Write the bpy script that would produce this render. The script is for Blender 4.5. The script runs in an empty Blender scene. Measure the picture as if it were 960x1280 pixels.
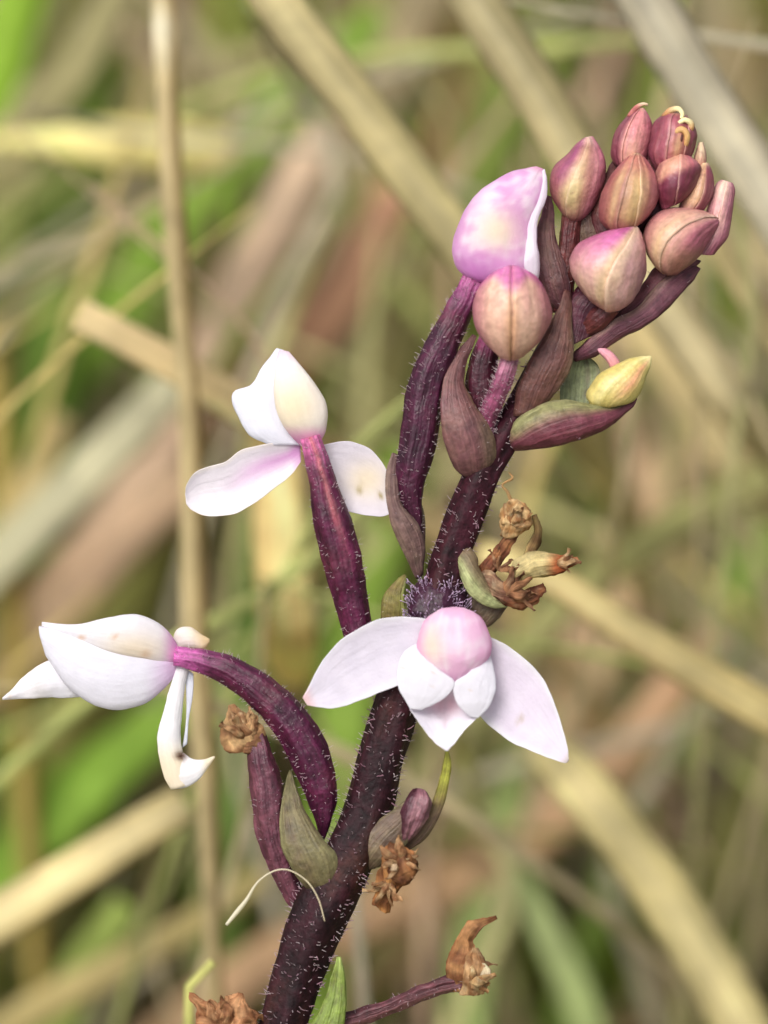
import bpy, bmesh, math, random
from mathutils import Vector, noise

random.seed(7)
sc = bpy.context.scene

# ------------------------------------------------------------------ camera
S = 0.09 / 1280            # metres per photo pixel in the plane of the flower spike
D = 0.30                   # camera to flower spike
PITCH = math.radians(30)
F = Vector((0, 0, 0.17))
RV = Vector((1, 0, 0))
VV = Vector((0, math.cos(PITCH), -math.sin(PITCH)))
UV_ = Vector((0, math.sin(PITCH), math.cos(PITCH)))
cam = bpy.data.cameras.new('camera')
co = bpy.data.objects.new('camera', cam)
sc.collection.objects.link(co)
co.location = F - VV * D
co.rotation_euler = (math.radians(90) - PITCH, 0, 0)
cam.sensor_fit = 'VERTICAL'
cam.sensor_height = 24
cam.lens = 24 * D / 0.09
cam.clip_start = 0.005
cam.clip_end = 2000
cam.dof.use_dof = True
cam.dof.focus_distance = D
cam.dof.aperture_fstop = cam.lens / 11.0
cam.dof.aperture_blades = 0
sc.camera = co

# ------------------------------------------------------------------ world, sun, exposure
SUN_EL, SUN_AZ = math.radians(58), math.radians(215)     # azimuth clockwise from +y: behind the camera, to the left
w = bpy.data.worlds.new('World')
sc.world = w
w.use_nodes = True
nt = w.node_tree
sky = nt.nodes.new('ShaderNodeTexSky')
sky.sky_type = 'NISHITA'
sky.sun_disc = False
sky.sun_elevation = SUN_EL
sky.sun_rotation = SUN_AZ
sky.dust_density = 4.0
sky.air_density = 0.8
sky.ozone_density = 0.6
nt.nodes['Background'].inputs['Strength'].default_value = 0.15
hs_ = nt.nodes.new('ShaderNodeHueSaturation')       # thin even cloud: a whiter sky all round
hs_.inputs['Saturation'].default_value = 0.4
nt.links.new(sky.outputs[0], hs_.inputs['Color'])
nt.links.new(hs_.outputs[0], nt.nodes['Background'].inputs['Color'])
sl = bpy.data.lights.new('sun', 'SUN')
sl.energy = 1.9
sl.angle = math.radians(30)
sl.color = (1.0, 0.965, 0.92)
so = bpy.data.objects.new('sun', sl)
sc.collection.objects.link(so)
sdir = Vector((math.sin(SUN_AZ) * math.cos(SUN_EL), math.cos(SUN_AZ) * math.cos(SUN_EL), math.sin(SUN_EL)))
so.rotation_euler = (-sdir).to_track_quat('-Z', 'Y').to_euler()
sc.view_settings.view_transform = 'Standard'
sc.view_settings.look = 'None'
sc.view_settings.exposure = 0.38
sc.view_settings.gamma = 1
sc.render.engine = 'CYCLES'
sc.cycles.use_denoising = True
sc.cycles.max_bounces = 8
sc.cycles.transparent_max_bounces = 8
sc.cycles.caustics_reflective = False
sc.cycles.caustics_refractive = False

# ------------------------------------------------------------------ helpers
def lin(c):
    out = []
    for v in c[:3]:
        v = max(0.0, min(1.0, v / 255.0))
        out.append(v / 12.92 if v <= 0.04045 else ((v + 0.055) / 1.055) ** 2.4)
    return tuple(out)

def mixc(a, b, f):
    f = max(0.0, min(1.0, f))
    return tuple(a[i] + (b[i] - a[i]) * f for i in range(3))

def g(x, c, wd):
    return math.exp(-((x - c) / wd) ** 2)

def ss(a, b, x):
    if a == b:
        return 0.0 if x < a else 1.0
    k = max(0.0, min(1.0, (x - a) / (b - a)))
    return k * k * (3 - 2 * k)

def nz(p, sc_=1.0, seed=0.0):
    return noise.noise(Vector((p[0] * sc_ + seed * 17.3, p[1] * sc_ - seed * 5.1, (p[2] if len(p) > 2 else 0) * sc_ + seed * 3.7)))

def P(px, py, d=0.0):
    """photo pixel + depth behind the spike's plane (in pixel units) -> world point"""
    dep = D + d * S
    k = dep / D
    return F - VV * D + VV * dep + RV * ((px - 480) * S * k) + UV_ * ((640 - py) * S * k)

def catmull(pts, n):
    """n points evenly spaced along a Catmull-Rom curve through pts (tuples of any size)"""
    pts = [tuple(float(v) for v in p) for p in pts]
    if len(pts) == 2:
        return [tuple(pts[0][k] + (pts[1][k] - pts[0][k]) * i / (n - 1) for k in range(len(pts[0]))) for i in range(n)]
    dim = len(pts[0])
    ext = [tuple(2 * pts[0][k] - pts[1][k] for k in range(dim))] + pts + [tuple(2 * pts[-1][k] - pts[-2][k] for k in range(dim))]
    fine = []
    for i in range(1, len(ext) - 2):
        p0, p1, p2, p3 = ext[i - 1], ext[i], ext[i + 1], ext[i + 2]
        for j in range(14):
            t = j / 14
            fine.append(tuple(0.5 * ((2 * p1[k]) + (-p0[k] + p2[k]) * t + (2 * p0[k] - 5 * p1[k] + 4 * p2[k] - p3[k]) * t * t
                                     + (-p0[k] + 3 * p1[k] - 3 * p2[k] + p3[k]) * t ** 3) for k in range(dim)))
    fine.append(ext[-2])
    acc = [0.0]
    for a, b in zip(fine, fine[1:]):
        acc.append(acc[-1] + math.sqrt(sum((a[k] - b[k]) ** 2 for k in range(dim))))
    tot = acc[-1] or 1
    out, j = [], 0
    for i in range(n):
        tgt = tot * i / (n - 1)
        while j < len(acc) - 2 and acc[j + 1] < tgt:
            j += 1
        seg = acc[j + 1] - acc[j] or 1
        f = (tgt - acc[j]) / seg
        out.append(tuple(fine[j][k] + (fine[j + 1][k] - fine[j][k]) * f for k in range(dim)))
    return out

def interp(v, t):
    if not isinstance(v, (list, tuple)):
        return v
    x = t * (len(v) - 1)
    i = min(int(x), len(v) - 2)
    f = x - i
    p0 = v[i - 1] if i > 0 else 2 * v[0] - v[1]
    p3 = v[i + 2] if i + 2 < len(v) else 2 * v[-1] - v[-2]
    p1, p2 = v[i], v[i + 1]
    return 0.5 * (2 * p1 + (p2 - p0) * f + (2 * p0 - 5 * p1 + 4 * p2 - p3) * f * f + (3 * p1 - p0 - 3 * p2 + p3) * f ** 3)

def make_obj(name, verts, faces, cols, uvs, m, parent=None, origin=None, smooth=True):
    o0 = origin if origin is not None else ORIGIN
    me = bpy.data.meshes.new(name)
    me.from_pydata([tuple(Vector(v) - o0) for v in verts], [], faces)
    if name != 'hair' and len(faces) < 20000:
        bm = bmesh.new(); bm.from_mesh(me)
        bmesh.ops.recalc_face_normals(bm, faces=bm.faces)
        bm.to_mesh(me); bm.free()
    if smooth:
        me.shade_smooth()
    ca = me.color_attributes.new('Col', 'FLOAT_COLOR', 'POINT')
    flat = []
    for c in cols:
        flat.extend((c[0], c[1], c[2], 1.0))
    ca.data.foreach_set('color', flat)
    if uvs:
        uvl = me.uv_layers.new(name='UVMap')
        buf = []
        for lp in me.loops:
            buf.extend(uvs[lp.vertex_index])
        uvl.data.foreach_set('uv', buf)
    me.materials.append(m)
    o = bpy.data.objects.new(name, me)
    sc.collection.objects.link(o)
    if parent is not None:
        o.parent = parent
    else:
        o.location = o0
    return o

ORIGIN = Vector((0, 0, 0))

def lens(L, R, depth=0.0, tilt=0.0, front=0.9, back=0.9, thick=None, cup=0.0, n=34, m=26, col=None,
         wr=0.0, wrs=0.05, seed=0.0, seams=(), ribs=0, ribamp=0.0, twist=0.0, wave=0.0, wavek=3.0,
         arc=None, lift=0.0, shell=1.3, keel=0.0, groove=0.0, gk=7.0, ribph=0.0):
    """closed skin between two edge curves (photo pixels), bulging front and back. Returns verts, faces, cols, uvs (world)."""
    Lc, Rc = catmull(L, n), catmull(R, n)
    verts, faces, cols, uvs = [], [], [], []
    dist = 0
    mids = []
    for i in range(n):
        t = i / (n - 1)
        dd, tl = interp(depth, t), interp(tilt, t)
        a = Vector((Lc[i][0], Lc[i][1], dd - tl))
        b = Vector((Rc[i][0], Rc[i][1], dd + tl))
        if len(Lc[i]) > 2:
            a.z += Lc[i][2]
            b.z += Rc[i][2]
        mids.append((a, b))
    hmax = max((b - a).length for a, b in mids) / 2
    for i in range(n):
        t = i / (n - 1)
        a, b = mids[i]
        mid, h = (a + b) / 2, (b - a) / 2
        am, bm = mids[max(0, i - 1)], mids[min(n - 1, i + 1)]
        tan = ((bm[0] + bm[1]) - (am[0] + am[1]))
        if i:
            dist += ((a + b) / 2 - (mids[i - 1][0] + mids[i - 1][1]) / 2).length
        nn = tan.cross(h)
        if nn.length < 1e-6:
            nn = Vector((0, 0, -1))
        nn.normalize()
        if nn.z > 0:
            nn = -nn
        hw = h.length
        for k in range(m):
            ang = 2 * math.pi * k / m
            grow = 0.0
            if arc:                      # a scale-like shell lying on the body: out along the front, back along the inside
                a0, a1 = arc[0](t), arc[1](t)
                half = m // 2
                kk = k / (half - 1) if k < half else (m - 1 - k) / (m - half - 1)
                ang = a0 + (a1 - a0) * kk
                ee = min(kk, 1 - kk) * 2
                grow = (lift + keel * math.exp(-((kk - 0.5) / 0.12) ** 2)) if k < half else lift - shell * min(1, 0.25 + ee)
                grow *= min(1.0, hw / 8.0)
            s, sa = -math.cos(ang), math.sin(ang)
            if thick is not None:
                off = thick * sa * min(1.0, hw / (thick * 2 + 1e-6))
                rad_s = s
            else:
                off = hw * (front if sa > 0 else back) * sa
                rad_s = s
            if ribs:
                rr = 1 + ribamp * math.cos(ribs * ang + twist * t + ribph)
                off *= rr
                rad_s *= 1 + ribamp * 0.5 * math.cos(ribs * ang + twist * t + ribph)
            cu = interp(cup, t)
            off += cu * hw * (1 - s * s)
            if sa > -0.2:
                for sm in seams:
                    s0, dp, wd, step = sm[0](t), sm[1], sm[2], sm[3]
                    en = math.sin(math.pi * min(1, max(0, t))) ** 0.5
                    off -= dp * math.exp(-((s - s0) / wd) ** 2) * en
                    off += step * ss(s0 - 0.02, s0 + 0.07, s) * en * (1 - ss(0.5, 1.0, s)) if step else 0
            p = mid + h * rad_s + nn * off
            if groove:
                gv = noise.noise(Vector((math.cos(ang) * gk, math.sin(ang) * gk, t * 2.2 + seed * 3.3))) + 0.5 * noise.noise(Vector((math.cos(ang) * gk * 2.3, math.sin(ang) * gk * 2.3, t * 5 + seed)))
                grow += groove * gv * min(1.0, hw / 12.0)
            if grow:
                od = h.normalized() * s + nn * sa if hw > 1e-6 else nn
                p += od.normalized() * grow
            if wave:
                p += nn * (wave * abs(s) ** 2 * math.sin(wavek * t * 6.28 + seed + (2.0 if s > 0 else 0)))
            if wr:
                q = Vector((p.x * wrs, p.y * wrs, p.z * wrs + seed * 11.1))
                amp = wr * min(1.0, hw / 6.0)
                p += Vector(noise.noise_vector(q)) * amp + Vector(noise.noise_vector(q * 2.7)) * amp * 0.4
            verts.append(P(p.x, p.y, p.z))
            cc = col(t, s, sa, p) if col else (200, 200, 200)
            cols.append(lin(cc))
            uvs.append(((s + 1) / 2 if sa >= 0 else (s + 1) / 2, dist / 100.0))
    for i in range(n - 1):
        for k in range(m):
            k2 = (k + 1) % m
            faces.append((i * m + k, i * m + k2, (i + 1) * m + k2, (i + 1) * m + k))
    faces.append(tuple(range(m))[::-1])
    faces.append(tuple((n - 1) * m + k for k in range(m)))
    return verts, faces, cols, uvs

def add_lens(name, mat, parent, L, R, **kw):
    v, f, c, u = lens(L, R, **kw)
    return make_obj(name, v, f, c, u, mat, parent)

def edges_from_path(path, widths, ends=True):
    """centre line + full widths (px) -> left and right edge curves"""
    n = 24
    c = catmull([p[:2] for p in path], n)
    L, R = [], []
    for i in range(n):
        a, b = c[max(0, i - 1)], c[min(n - 1, i + 1)]
        tx, ty = b[0] - a[0], b[1] - a[1]
        l = math.hypot(tx, ty) or 1
        nx, ny = ty / l, -tx / l
        wd = interp(widths, i / (n - 1)) / 2
        L.append((c[i][0] - nx * wd, c[i][1] - ny * wd))
        R.append((c[i][0] + nx * wd, c[i][1] + ny * wd))
    return L, R

# ------------------------------------------------------------------ materials
def new_mat(name):
    m = bpy.data.materials.new(name)
    m.use_nodes = True
    return m, m.node_tree, m.node_tree.nodes['Principled BSDF'], m.node_tree.nodes['Material Output']

def N(nt_, typ, **kw):
    n = nt_.nodes.new(typ)
    for k, v in kw.items():
        setattr(n, k, v)
    return n

def mat_plant(name, rough=0.5, spec=0.5, sss=0.0, ssr=0.0006, transl=0.0, mottle=0.25, mscale=900, bump=0.3, bscale=2500,
              vein=0.0, sheen=0.0, coat=0.0, cell=0.0):
    m, t, b, out = new_mat(name)
    at = N(t, 'ShaderNodeAttribute', attribute_name='Col')
    tc = N(t, 'ShaderNodeTexCoord')
    no = N(t, 'ShaderNodeTexNoise')
    no.inputs['Scale'].default_value = mscale
    no.inputs['Detail'].default_value = 5
    no.inputs['Roughness'].default_value = 0.65
    t.links.new(tc.outputs['Object'], no.inputs['Vector'])
    mr = N(t, 'ShaderNodeMapRange')
    mr.inputs['From Min'].default_value = 0.3
    mr.inputs['From Max'].default_value = 0.7
    mr.inputs['To Min'].default_value = 1 - mottle
    mr.inputs['To Max'].default_value = 1 + mottle
    t.links.new(no.outputs['Fac'], mr.inputs['Value'])
    mul = N(t, 'ShaderNodeVectorMath', operation='SCALE')
    t.links.new(at.outputs['Color'], mul.inputs[0])
    t.links.new(mr.outputs[0], mul.inputs['Scale'])
    col = mul.outputs[0]
    # fine relief
    nb = N(t, 'ShaderNodeTexNoise')
    nb.inputs['Scale'].default_value = bscale
    nb.inputs['Detail'].default_value = 4
    t.links.new(tc.outputs['Object'], nb.inputs['Vector'])
    hgt = nb.outputs['Fac']
    if cell:
        vo = N(t, 'ShaderNodeTexVoronoi')
        vo.inputs['Scale'].default_value = cell
        t.links.new(tc.outputs['Object'], vo.inputs['Vector'])
        ad = N(t, 'ShaderNodeMath', operation='ADD')
        t.links.new(hgt, ad.inputs[0]); t.links.new(vo.outputs['Distance'], ad.inputs[1])
        hgt = ad.outputs[0]
    if vein:
        mp = N(t, 'ShaderNodeMapping')
        mp.inputs['Scale'].default_value = (vein, 1.3, 1)
        t.links.new(tc.outputs['UV'], mp.inputs['Vector'])
        nv = N(t, 'ShaderNodeTexNoise')
        nv.inputs['Scale'].default_value = 1.0
        nv.inputs['Detail'].default_value = 3
        t.links.new(mp.outputs[0], nv.inputs['Vector'])
        ad = N(t, 'ShaderNodeMath', operation='MULTIPLY_ADD')
        ad.inputs[1].default_value = 1.5
        t.links.new(nv.outputs['Fac'], ad.inputs[0]); t.links.new(hgt, ad.inputs[2])
        hgt = ad.outputs[0]
        mr2 = N(t, 'ShaderNodeMapRange')
        mr2.inputs['From Min'].default_value = 0.35
        mr2.inputs['From Max'].default_value = 0.65
        mr2.inputs['To Min'].default_value = 1 - mottle * 0.6
        mr2.inputs['To Max'].default_value = 1 + mottle * 0.4
        t.links.new(nv.outputs['Fac'], mr2.inputs['Value'])
        mul2 = N(t, 'ShaderNodeVectorMath', operation='SCALE')
        t.links.new(col, mul2.inputs[0]); t.links.new(mr2.outputs[0], mul2.inputs['Scale'])
        col = mul2.outputs[0]
    mn = N(t, 'ShaderNodeVectorMath', operation='MINIMUM')
    mn.inputs[1].default_value = (0.93, 0.93, 0.93)
    t.links.new(col, mn.inputs[0])
    col = mn.outputs[0]
    t.links.new(col, b.inputs['Base Color'])
    bu = N(t, 'ShaderNodeBump')
    bu.inputs['Strength'].default_value = bump
    bu.inputs['Distance'].default_value = 0.00013
    t.links.new(hgt, bu.inputs['Height'])
    t.links.new(bu.outputs[0], b.inputs['Normal'])
    b.inputs['Roughness'].default_value = rough
    b.inputs['Specular IOR Level'].default_value = spec
    if sss:
        b.inputs['Subsurface Weight'].default_value = sss
        b.inputs['Subsurface Scale'].default_value = ssr
        b.inputs['Subsurface Radius'].default_value = (1, 0.7, 0.6)
    if sheen:
        b.inputs['Sheen Weight'].default_value = sheen
        b.inputs['Sheen Roughness'].default_value = 0.5
    if coat:
        b.inputs['Coat Weight'].default_value = coat
        b.inputs['Coat Roughness'].default_value = 0.35
    if transl:
        tr = N(t, 'ShaderNodeBsdfTranslucent')
        t.links.new(col, tr.inputs['Color'])
        mx = N(t, 'ShaderNodeMixShader')
        mx.inputs[0].default_value = transl
        t.links.new(b.outputs[0], mx.inputs[1]); t.links.new(tr.outputs[0], mx.inputs[2])
        t.links.new(mx.outputs[0], out.inputs['Surface'])
    return m

M_PETAL = mat_plant('white_petal', rough=0.6, spec=0.2, transl=0.38, mottle=0.035, mscale=900, bump=0.4, bscale=3000, vein=9, sheen=0.1)
M_BUD = mat_plant('bud_skin', rough=0.42, spec=0.5, sss=0.12, ssr=0.0003, mottle=0.2, mscale=1500, bump=0.5, bscale=3200, vein=10)
M_STEM = mat_plant('dark_stem_skin', rough=0.6, spec=0.2, mottle=0.7, mscale=1100, bump=1.0, bscale=2200, vein=9)
M_OVARY = mat_plant('purple_ovary_skin', rough=0.45, spec=0.38, sss=0.12, ssr=0.0003, mottle=0.5, mscale=1300, bump=1.0, bscale=2200, vein=8)
M_BRACT = mat_plant('bract_skin', rough=0.5, spec=0.45, transl=0.12, mottle=0.36, mscale=1300, bump=0.8, bscale=2600, vein=16)
M_DRY = mat_plant('withered_tissue', rough=0.65, spec=0.25, transl=0.35, mottle=0.45, mscale=900, bump=1.0, bscale=1600, vein=9)
M_HAIR = mat_plant('clear_hair', rough=0.35, spec=0.6, transl=0.35, mottle=0.02, bump=0.0)
M_GRASS = mat_plant('grass_blade_skin', rough=0.65, spec=0.15, transl=0.35, mottle=0.3, mscale=120, bump=0.6, bscale=600, vein=14)
M_MASS = mat_plant('grass_mass_skin', rough=0.7, spec=0.1, transl=0.35, mottle=0.3, mscale=80, bump=0.2, bscale=400)

# ------------------------------------------------------------------ ground
def ground_mat():
    m, t, b, out = new_mat('soil_and_litter')
    tc = N(t, 'ShaderNodeTexCoord')
    n1 = N(t, 'ShaderNodeTexNoise'); n1.inputs['Scale'].default_value = 14; n1.inputs['Detail'].default_value = 8
    t.links.new(tc.outputs['Object'], n1.inputs['Vector'])
    cr = N(t, 'ShaderNodeValToRGB')
    e = cr.color_ramp.elements
    e[0].position = 0.3; e[0].color = (0.07, 0.055, 0.03, 1)
    e[1].position = 0.72; e[1].color = (0.26, 0.21, 0.12, 1)
    x = e.new(0.5); x.color = (0.13, 0.13, 0.05, 1)
    t.links.new(n1.outputs['Fac'], cr.inputs[0])
    t.links.new(cr.outputs[0], b.inputs['Base Color'])
    b.inputs['Roughness'].default_value = 0.95
    bu = N(t, 'ShaderNodeBump'); bu.inputs['Distance'].default_value = 0.01
    t.links.new(n1.outputs['Fac'], bu.inputs['Height']); t.links.new(bu.outputs[0], b.inputs['Normal'])
    return m

def build_ground():
    xs = [-600, -60, -8, -2] + [-1 + 0.05 * i for i in range(41)] + [2, 8, 60, 600]
    ys = [-600, -60, -8, -2] + [-0.6 + 0.05 * i for i in range(41)] + [3, 8, 60, 600]
    v, f = [], []
    for y in ys:
        for x in xs:
            z = -0.012 + 0.012 * noise.noise(Vector((x * 6, y * 6, 0))) if abs(x) < 3 and abs(y) < 4 else -0.01
            v.append((x, y, z))
    nx = len(xs)
    for j in range(len(ys) - 1):
        for i in range(nx - 1):
            f.append((j * nx + i, j * nx + i + 1, (j + 1) * nx + i + 1, (j + 1) * nx + i))
    me = bpy.data.meshes.new('ground')
    me.from_pydata(v, [], f)
    me.shade_smooth()
    me.materials.append(ground_mat())
    o = bpy.data.objects.new('ground', me)
    sc.collection.objects.link(o)
    o['kind'] = 'structure'
build_ground()

# ------------------------------------------------------------------ grass blades and stalks behind the flower
def ribbon(pts, widths, face, cup=0.25, col=None, n=None, tip=0.0, thick=0.00025):
    """3D blade: folded ribbon with a thin closed cross-section. pts world, widths metres, face = direction the blade looks."""
    n = n or max(14, min(40, len(pts) * 6))
    c = [Vector(p) for p in catmull([tuple(p) for p in pts], n)]
    verts, faces, cols, uvs = [], [], [], []
    prof = [(-1, 0), (-0.6, 0.45), (-0.12, 0.93), (0, 1.05), (0.12, 0.93), (0.6, 0.45), (1, 0)]
    dist = 0
    for i in range(n):
        t = i / (n - 1)
        tan = (c[min(n - 1, i + 1)] - c[max(0, i - 1)]).normalized()
        side = tan.cross(face)
        if side.length < 1e-5:
            side = Vector((1, 0, 0))
        side.normalize()
        nn = side.cross(tan).normalized()
        if i:
            dist += (c[i] - c[i - 1]).length
        wd = interp(widths, t) / 2
        ring = [(s, q) for s, q in prof] + [(s, q) for s, q in prof[::-1][1:-1]]
        for k, (s, q) in enumerate(ring):
            back = k >= len(prof)
            off = (q - 0.5) * cup * wd + (-thick if back else thick)
            verts.append(c[i] + side * s * wd - nn * off)
            cols.append(lin(col(t, s)))
            uvs.append(((s + 1) / 2, dist / 0.03))
    mm = 12
    for i in range(n - 1):
        for k in range(mm):
            k2 = (k + 1) % mm
            faces.append((i * mm + k, i * mm + k2, (i + 1) * mm + k2, (i + 1) * mm + k))
    faces.append(tuple(range(mm))[::-1])
    faces.append(tuple((n - 1) * mm + k for k in range(mm)))
    return verts, faces, cols, uvs

def to_ground(p, prev, lean=0.16):
    """carry a blade on from its low visible end down to the soil"""
    out = []
    t = (p - prev).normalized()
    q = p.copy()
    for _ in range(40):
        t = (t + Vector((0, 0.02, -lean))).normalized()
        q = q + t * 0.015
        out.append(q.copy())
        if q.z < -0.015:
            break
    return out

def blade(name, label, cat, path, widths, c1, c2=None, rib=None, base=None, group=None, cup=0.1, tone=18, seed=0, overrun=False):
    """path: (px, py, depth_cm) listed from the top or free end to the low end; base='ground' carries it on to the soil"""
    path = [(x, y, d * (0.8 if d < 7.9 else 1.15)) for x, y, d in path]
    pts = [P(x, y, d / 100 / S) for x, y, d in path]
    ws = []
    k = [((D + d / 100) / D) for _, _, d in path]
    wl = [widths[min(i, len(widths) - 1)] * S * k[i] * WIDER for i in range(len(path))]
    if base == 'ground':
        ext = to_ground(pts[-1], pts[-2])[::2]
        ng = len(ext)
        pts = pts + ext
        wl = wl + [wl[-1] * (1 - 0.3 * (i + 1) / ng) for i in range(ng)]
    c2 = c2 or c1
    def col(t, s):
        q = 0.5 + 0.5 * noise.noise(Vector((t * 7 + seed, s * 0.8, seed * 3.1)))
        cc = mixc(c1, c2, q * 1.3 - 0.15)
        if rib:
            cc = mixc(cc, rib, g(s, 0, 0.16) * 0.8)
        e = tone * noise.noise(Vector((t * 16, s * 5, seed + 4)))
        st = 16 * noise.noise(Vector((t * 3, s * 4.5, seed + 8))); e += st
        gm = (cc[0] + cc[1] + cc[2]) / 3
        cc = mixc(cc, (gm, gm, gm * .98), -0.06)
        return (cc[0] * 1.15 + e * 1.4 + 6, cc[1] * 1.16 + e * 1.4 + 6, cc[2] * 1.16 + e * 1.1 + 6)
    o0 = pts[-1].copy()
    v, f, c, u = ribbon(pts, wl, VV, cup=cup, col=col, n=max(16, len(pts) * 4))
    o = make_obj(name, v, f, c, u, M_GRASS, None, origin=o0)
    o['label'] = label
    o['category'] = cat
    if group:
        o['group'] = group
    return o

def stalk(name, label, path, widths, c1, c2, node_at=(), node_col=(190, 160, 110), seed=0):
    """round dry stem with swollen nodes, in one piece"""
    pts = [P(x, y, d / 100 / S) for x, y, d in path]
    wl = [widths[min(i, len(widths) - 1)] * S * ((D + path[i][2] / 100) / D) for i in range(len(path))]
    ext = to_ground(pts[-1], pts[-2])[::2]
    pts += ext
    wl += [wl[-1]] * len(ext)
    n = 90
    c = [Vector(p) for p in catmull([tuple(p) for p in pts], n)]
    v, f, cl, u = [], [], [], []
    for i in range(n):
        t = i / (n - 1)
        tan = (c[min(n - 1, i + 1)] - c[max(0, i - 1)]).normalized()
        sd = tan.cross(VV).normalized(); nn = sd.cross(tan)
        r = interp(wl, t) / 2
        nb = max([g(t, a, 0.012) for a in node_at] + [0])
        r *= 1 + 0.25 * nb
        for k in range(12):
            a = 2 * math.pi * k / 12
            rr = r * (1 + 0.06 * math.cos(5 * a))
            v.append(c[i] + sd * math.cos(a) * rr + nn * math.sin(a) * rr)
            q = 0.5 + 0.5 * noise.noise(Vector((t * 14 + seed, math.cos(a), seed)))
            cc = mixc(mixc(c1, c2, q), node_col, nb)
            cc = mixc(cc, (150, 115, 60), 0.55 * g(math.cos(a), 0.75, 0.3))
            cl.append(lin(cc)); u.append((k / 12, t * 10))
    for i in range(n - 1):
        for k in range(12):
            k2 = (k + 1) % 12
            f.append((i * 12 + k, i * 12 + k2, (i + 1) * 12 + k2, (i + 1) * 12 + k))
    f.append(tuple(range(12))[::-1]); f.append(tuple((n - 1) * 12 + k for k in range(12)))
    o = make_obj(name, v, f, cl, u, M_GRASS, None, origin=pts[-1].copy())
    o['label'] = label
    o['category'] = 'grass stalk'
    return o

TAN, TAN2 = (184, 168, 132), (158, 142, 108)
GREY, GREY2 = (176, 166, 142), (150, 140, 116)
PINK, PINK2 = (186, 158, 132), (160, 134, 108)
GRN, GRN2 = (128, 148, 58), (108, 128, 46)
OLV, OLV2 = (138, 136, 78), (112, 112, 62)
YEL, YEL2 = (212, 190, 126), (190, 166, 102)

# --- the ones nearest behind the spike, then deeper ones
stalk('grass_stalk', 'thin straw-coloured upright grass stalk with a pale node at its top edge', [(194, -160, 4.2), (204, 0, 4.2), (208, 100, 4.2), (214, 230, 4.3), (228, 420, 4.4), (236, 520, 4.4), (240, 660, 4.5), (243, 820, 4.6), (256, 960, 4.8), (264, 1120, 5.2), (270, 1340, 6)], [24, 26, 30, 26, 30, 34, 26, 22, 24, 26, 24], (208, 190, 146), (186, 168, 122), node_at=(0.07,), node_col=(235, 228, 200), seed=3)
stalk('grass_stalk', 'pale yellow stalk running up the left edge of the view', [(-14, 400, 12), (0, 560, 12), (14, 700, 12), (22, 860, 12), (34, 1040, 12.4)], [26, 30, 30, 28, 26], (212, 190, 112), (186, 168, 92), seed=5)
B = blade
WIDER = 1.05
B('grass_leaf', 'long pale blade running from the top edge down to behind the big pink bud', 'grass blade', [(300, -70, 4.5), (350, 10, 4.6), (430, 110, 5.0), (520, 230, 5.5), (600, 340, 6), (690, 480, 7), (760, 590, 8)], [60, 62, 60, 58, 50, 44, 36], (178, 162, 124), (152, 142, 96), rib=(196, 184, 140), base='ground', seed=1)
B('grass_leaf', 'broad straw blade passing just left of the topmost buds', 'grass blade', [(540, -80, 5.5), (600, 10, 5.6), (680, 130, 6), (770, 290, 6.6), (850, 410, 7), (930, 520, 7.6), (1010, 610, 8)], [62, 64, 60, 52, 52, 50, 50], (184, 168, 130), (156, 144, 104), rib=(200, 188, 150), base='ground', seed=2)
B('grass_leaf', 'grey-beige broad blade crossing the upper right corner', 'grass blade', [(740, -110, 5), (800, -10, 5), (860, 90, 5.3), (930, 200, 5.6), (1010, 330, 6), (1080, 440, 6.4)], [66, 68, 66, 64, 62, 60], (178, 168, 146), (152, 142, 120), rib=(196, 188, 166), base='ground', seed=3)
B('grass_leaf', 'cream blade with a blunt torn end crossing the straw stalk above the upper white flower', 'grass blade', [(98, 392, 6.2), (160, 425, 6.2), (240, 470, 6.4), (330, 525, 7), (430, 585, 8), (540, 660, 9)], [38, 46, 48, 48, 44, 36], (206, 186, 140), (178, 156, 116), rib=(170, 150, 110), base='ground', seed=4)
B('grass_leaf', 'short broad pale yellow blade lying level behind the straw stalk', 'grass blade', [(-30, 176, 9), (60, 176, 9), (130, 178, 8.8), (210, 182, 8.8), (292, 190, 9)], [12, 26, 56, 66, 46], (214, 200, 138), (196, 184, 112), rib=(220, 206, 150), seed=5)
B('grass_leaf', 'pinkish beige faded blade leaning from centre top toward the stalk', 'grass blade', [(410, 150, 11), (370, 240, 11), (315, 340, 11), (262, 440, 11), (200, 560, 11), (120, 680, 11), (20, 800, 11), (-90, 900, 11)], [44, 66, 70, 60, 60, 62, 64, 64], (196, 172, 148), (172, 148, 122), base='ground', seed=6)
B('grass_leaf', 'grey-green faded blade slanting down below the crossing at left', 'grass blade', [(240, 456, 9), (180, 520, 9), (110, 590, 9), (40, 660, 9), (-40, 740, 9)], [50, 56, 58, 58, 56], (176, 170, 142), (150, 146, 114), base='ground', seed=7)
B('grass_leaf', 'reddish brown dead blade above the upper white flower', 'grass blade', [(500, 230, 12), (460, 310, 12), (410, 390, 12), (350, 460, 12), (270, 540, 12.5)], [40, 72, 76, 62, 50], (176, 134, 106), (148, 112, 86), base='ground', seed=8)
B('grass_leaf', 'wide cream upright blade under the upper white flower', 'grass blade', [(342, 500, 7.5), (346, 600, 7.5), (352, 700, 7.6), (360, 790, 7.8), (366, 860, 8)], [52, 66, 68, 62, 34], (220, 198, 140), (196, 170, 112), rib=(228, 208, 150), seed=9)
B('grass_leaf', 'pink-beige blade slanting to the lower left corner of the left flower', 'grass blade', [(240, 590, 10.5), (160, 660, 10.5), (80, 740, 10.5), (0, 830, 10.5), (-80, 900, 10.5)], [60, 84, 90, 90, 80], (198, 170, 142), (170, 146, 116), base='ground', seed=10)
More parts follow.
